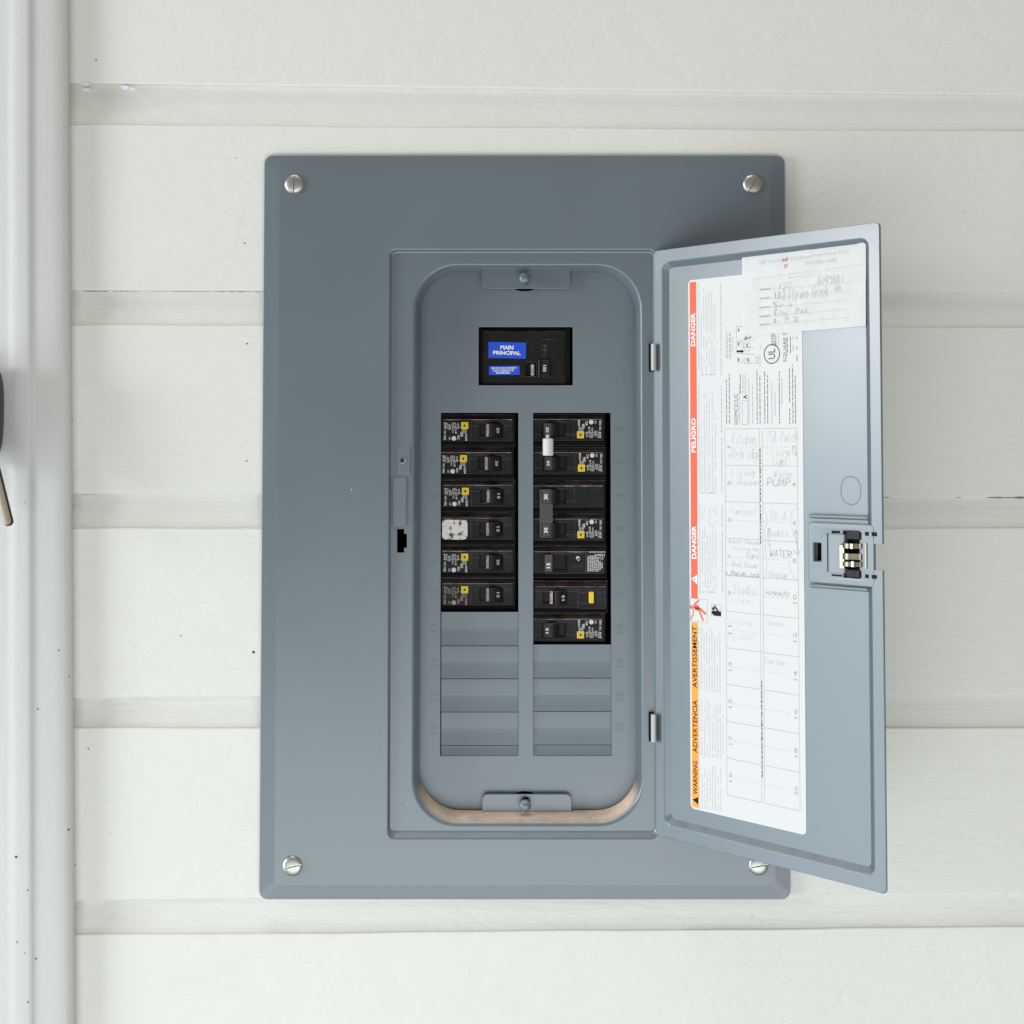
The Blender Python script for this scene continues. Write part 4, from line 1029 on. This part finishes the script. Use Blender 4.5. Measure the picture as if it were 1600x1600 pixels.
b = breaker(887, 984.5, 'lowest black breaker of the right column, rated 15, above the blank slots', True); shared('body', BODY, M['black'], b); pole(b, '15')

# main breaker
x, z = at(820, 557.5, Y_BRK + .001); b = empty('main_breaker', (x, Y_BRK + .001, z)); tag(b, 'large black main breaker with two blue stickers in the upper opening', 'circuit breaker', GRP)
shared('body', kbox('body', -72, -46, 72, 46, .006, .05, .0006), M['black'], b)
shared('face_plate', plate('face_plate', krect(-67, -43.5, 65, 41, .001), [krect(2, -31, 17.5, -10, .0004)], 0, .0070, .0008), M['black'], b)
shared('rocker_hub', kbox('rocker_hub', 9.5, -29.5, 15, -11.5, .0004, .006, .0006), M['dust'], b)
shared('raised_panel', kbox('raised_panel', 24, -34, 62, 28, -.0008, .002, .0006), M['black'], b)
h_ = shared('handle', kbox('handle', 26, -32, 39, -6.5, -.0064, .002, .0006), M['handle'], b)
n_o = shared('rating_number', number_mesh('100', -90, False), M['white_ink'], h_); n_o.location = (31 * K, -.0066, -19 * K)
shared('handle_ridge', kbox('handle_ridge', 21.6, -33, 23.6, -5, -.0030, .002, .0002), M['tie'], b)
pr = Print()
for s, z1, z2 in (('O', -4, 4), ('F', 6, 12), ('F', 13, 19)): ktext(pr, s, 28, z1, 34, z2)
shared('moulded_lettering', mesh_of(pr, 'moulded_lettering', -.0010), M['tie'], b)
def sticker(name, x1, z1, x2, z2, rot, lines_):
    cx, cz = (x1 + x2) / 2, (z1 + z2) / 2
    s = shared(name, kbox(name, x1 - cx, z1 - cz, x2 - cx, z2 - cz, -.00035, -.00005, 0), M['blue'], b); s.location = (cx * K, 0, cz * K); s.rotation_euler = (0, R(rot), 0)
    p_ = Print()
    for t, a0, a1, a2, a3 in lines_: ktext(p_, t, a0 - cx, a1 - cz, a2 - cx, a3 - cz, 0, .035 if len(t) < 12 else .02)
    shared('sticker_lettering', mesh_of(p_, 'sticker_lettering', -.0005), M['white_ink_bright'], s)
sticker('sticker', -57.5, -2.5, 1.8, 23, 1.2, [('MAIN', -38.5, 11.5, -18, 18), ('PRINCIPAL', -50, 3, -6.5, 9.2)])
sticker('sticker', -56.5, -28.5, -8, -14.5, -.6, [('SERVICE DISCONNECT', -53, -19.2, -12.5, -16.2), ('DESCONEXION DE', -50, -23, -17.5, -20), ('ACOMETIDA', -46, -26.8, -23, -23.8)])

# white lock cylinder bridging two handles
x, z = at(856.3, 698, .0165); e = empty('handle_lock', (x, .0165, z)); tag(e, 'small white plastic cylinder clipped between the top two right handles', 'handle lock')
bm = bmesh.new(); rr = 8.4 * .00048
lathe_z(bm, [(rr * .85, -14 * .00048), (rr, -13 * .00048), (rr, 11 * .00048), (rr * .93, 12.6 * .00048), (rr * .45, 13.6 * .00048)], 0, 0, 28); link('cylinder', finish(bm, 'cylinder', 40), M['white_plastic'], e)
bm = bmesh.new(); lathe_z(bm, [(.0014, 12 * .00048), (.0014, 16 * .00048), (.0009, 18.5 * .00048), (.0003, 19.5 * .00048)], -.0002, 0, 16); link('pin', finish(bm, 'pin', 60), M['white_plastic'], e)
print('objects', len(bpy.data.objects), 'tris', sum(len(o.data.polygons) for o in bpy.data.objects if o.type == 'MESH'))
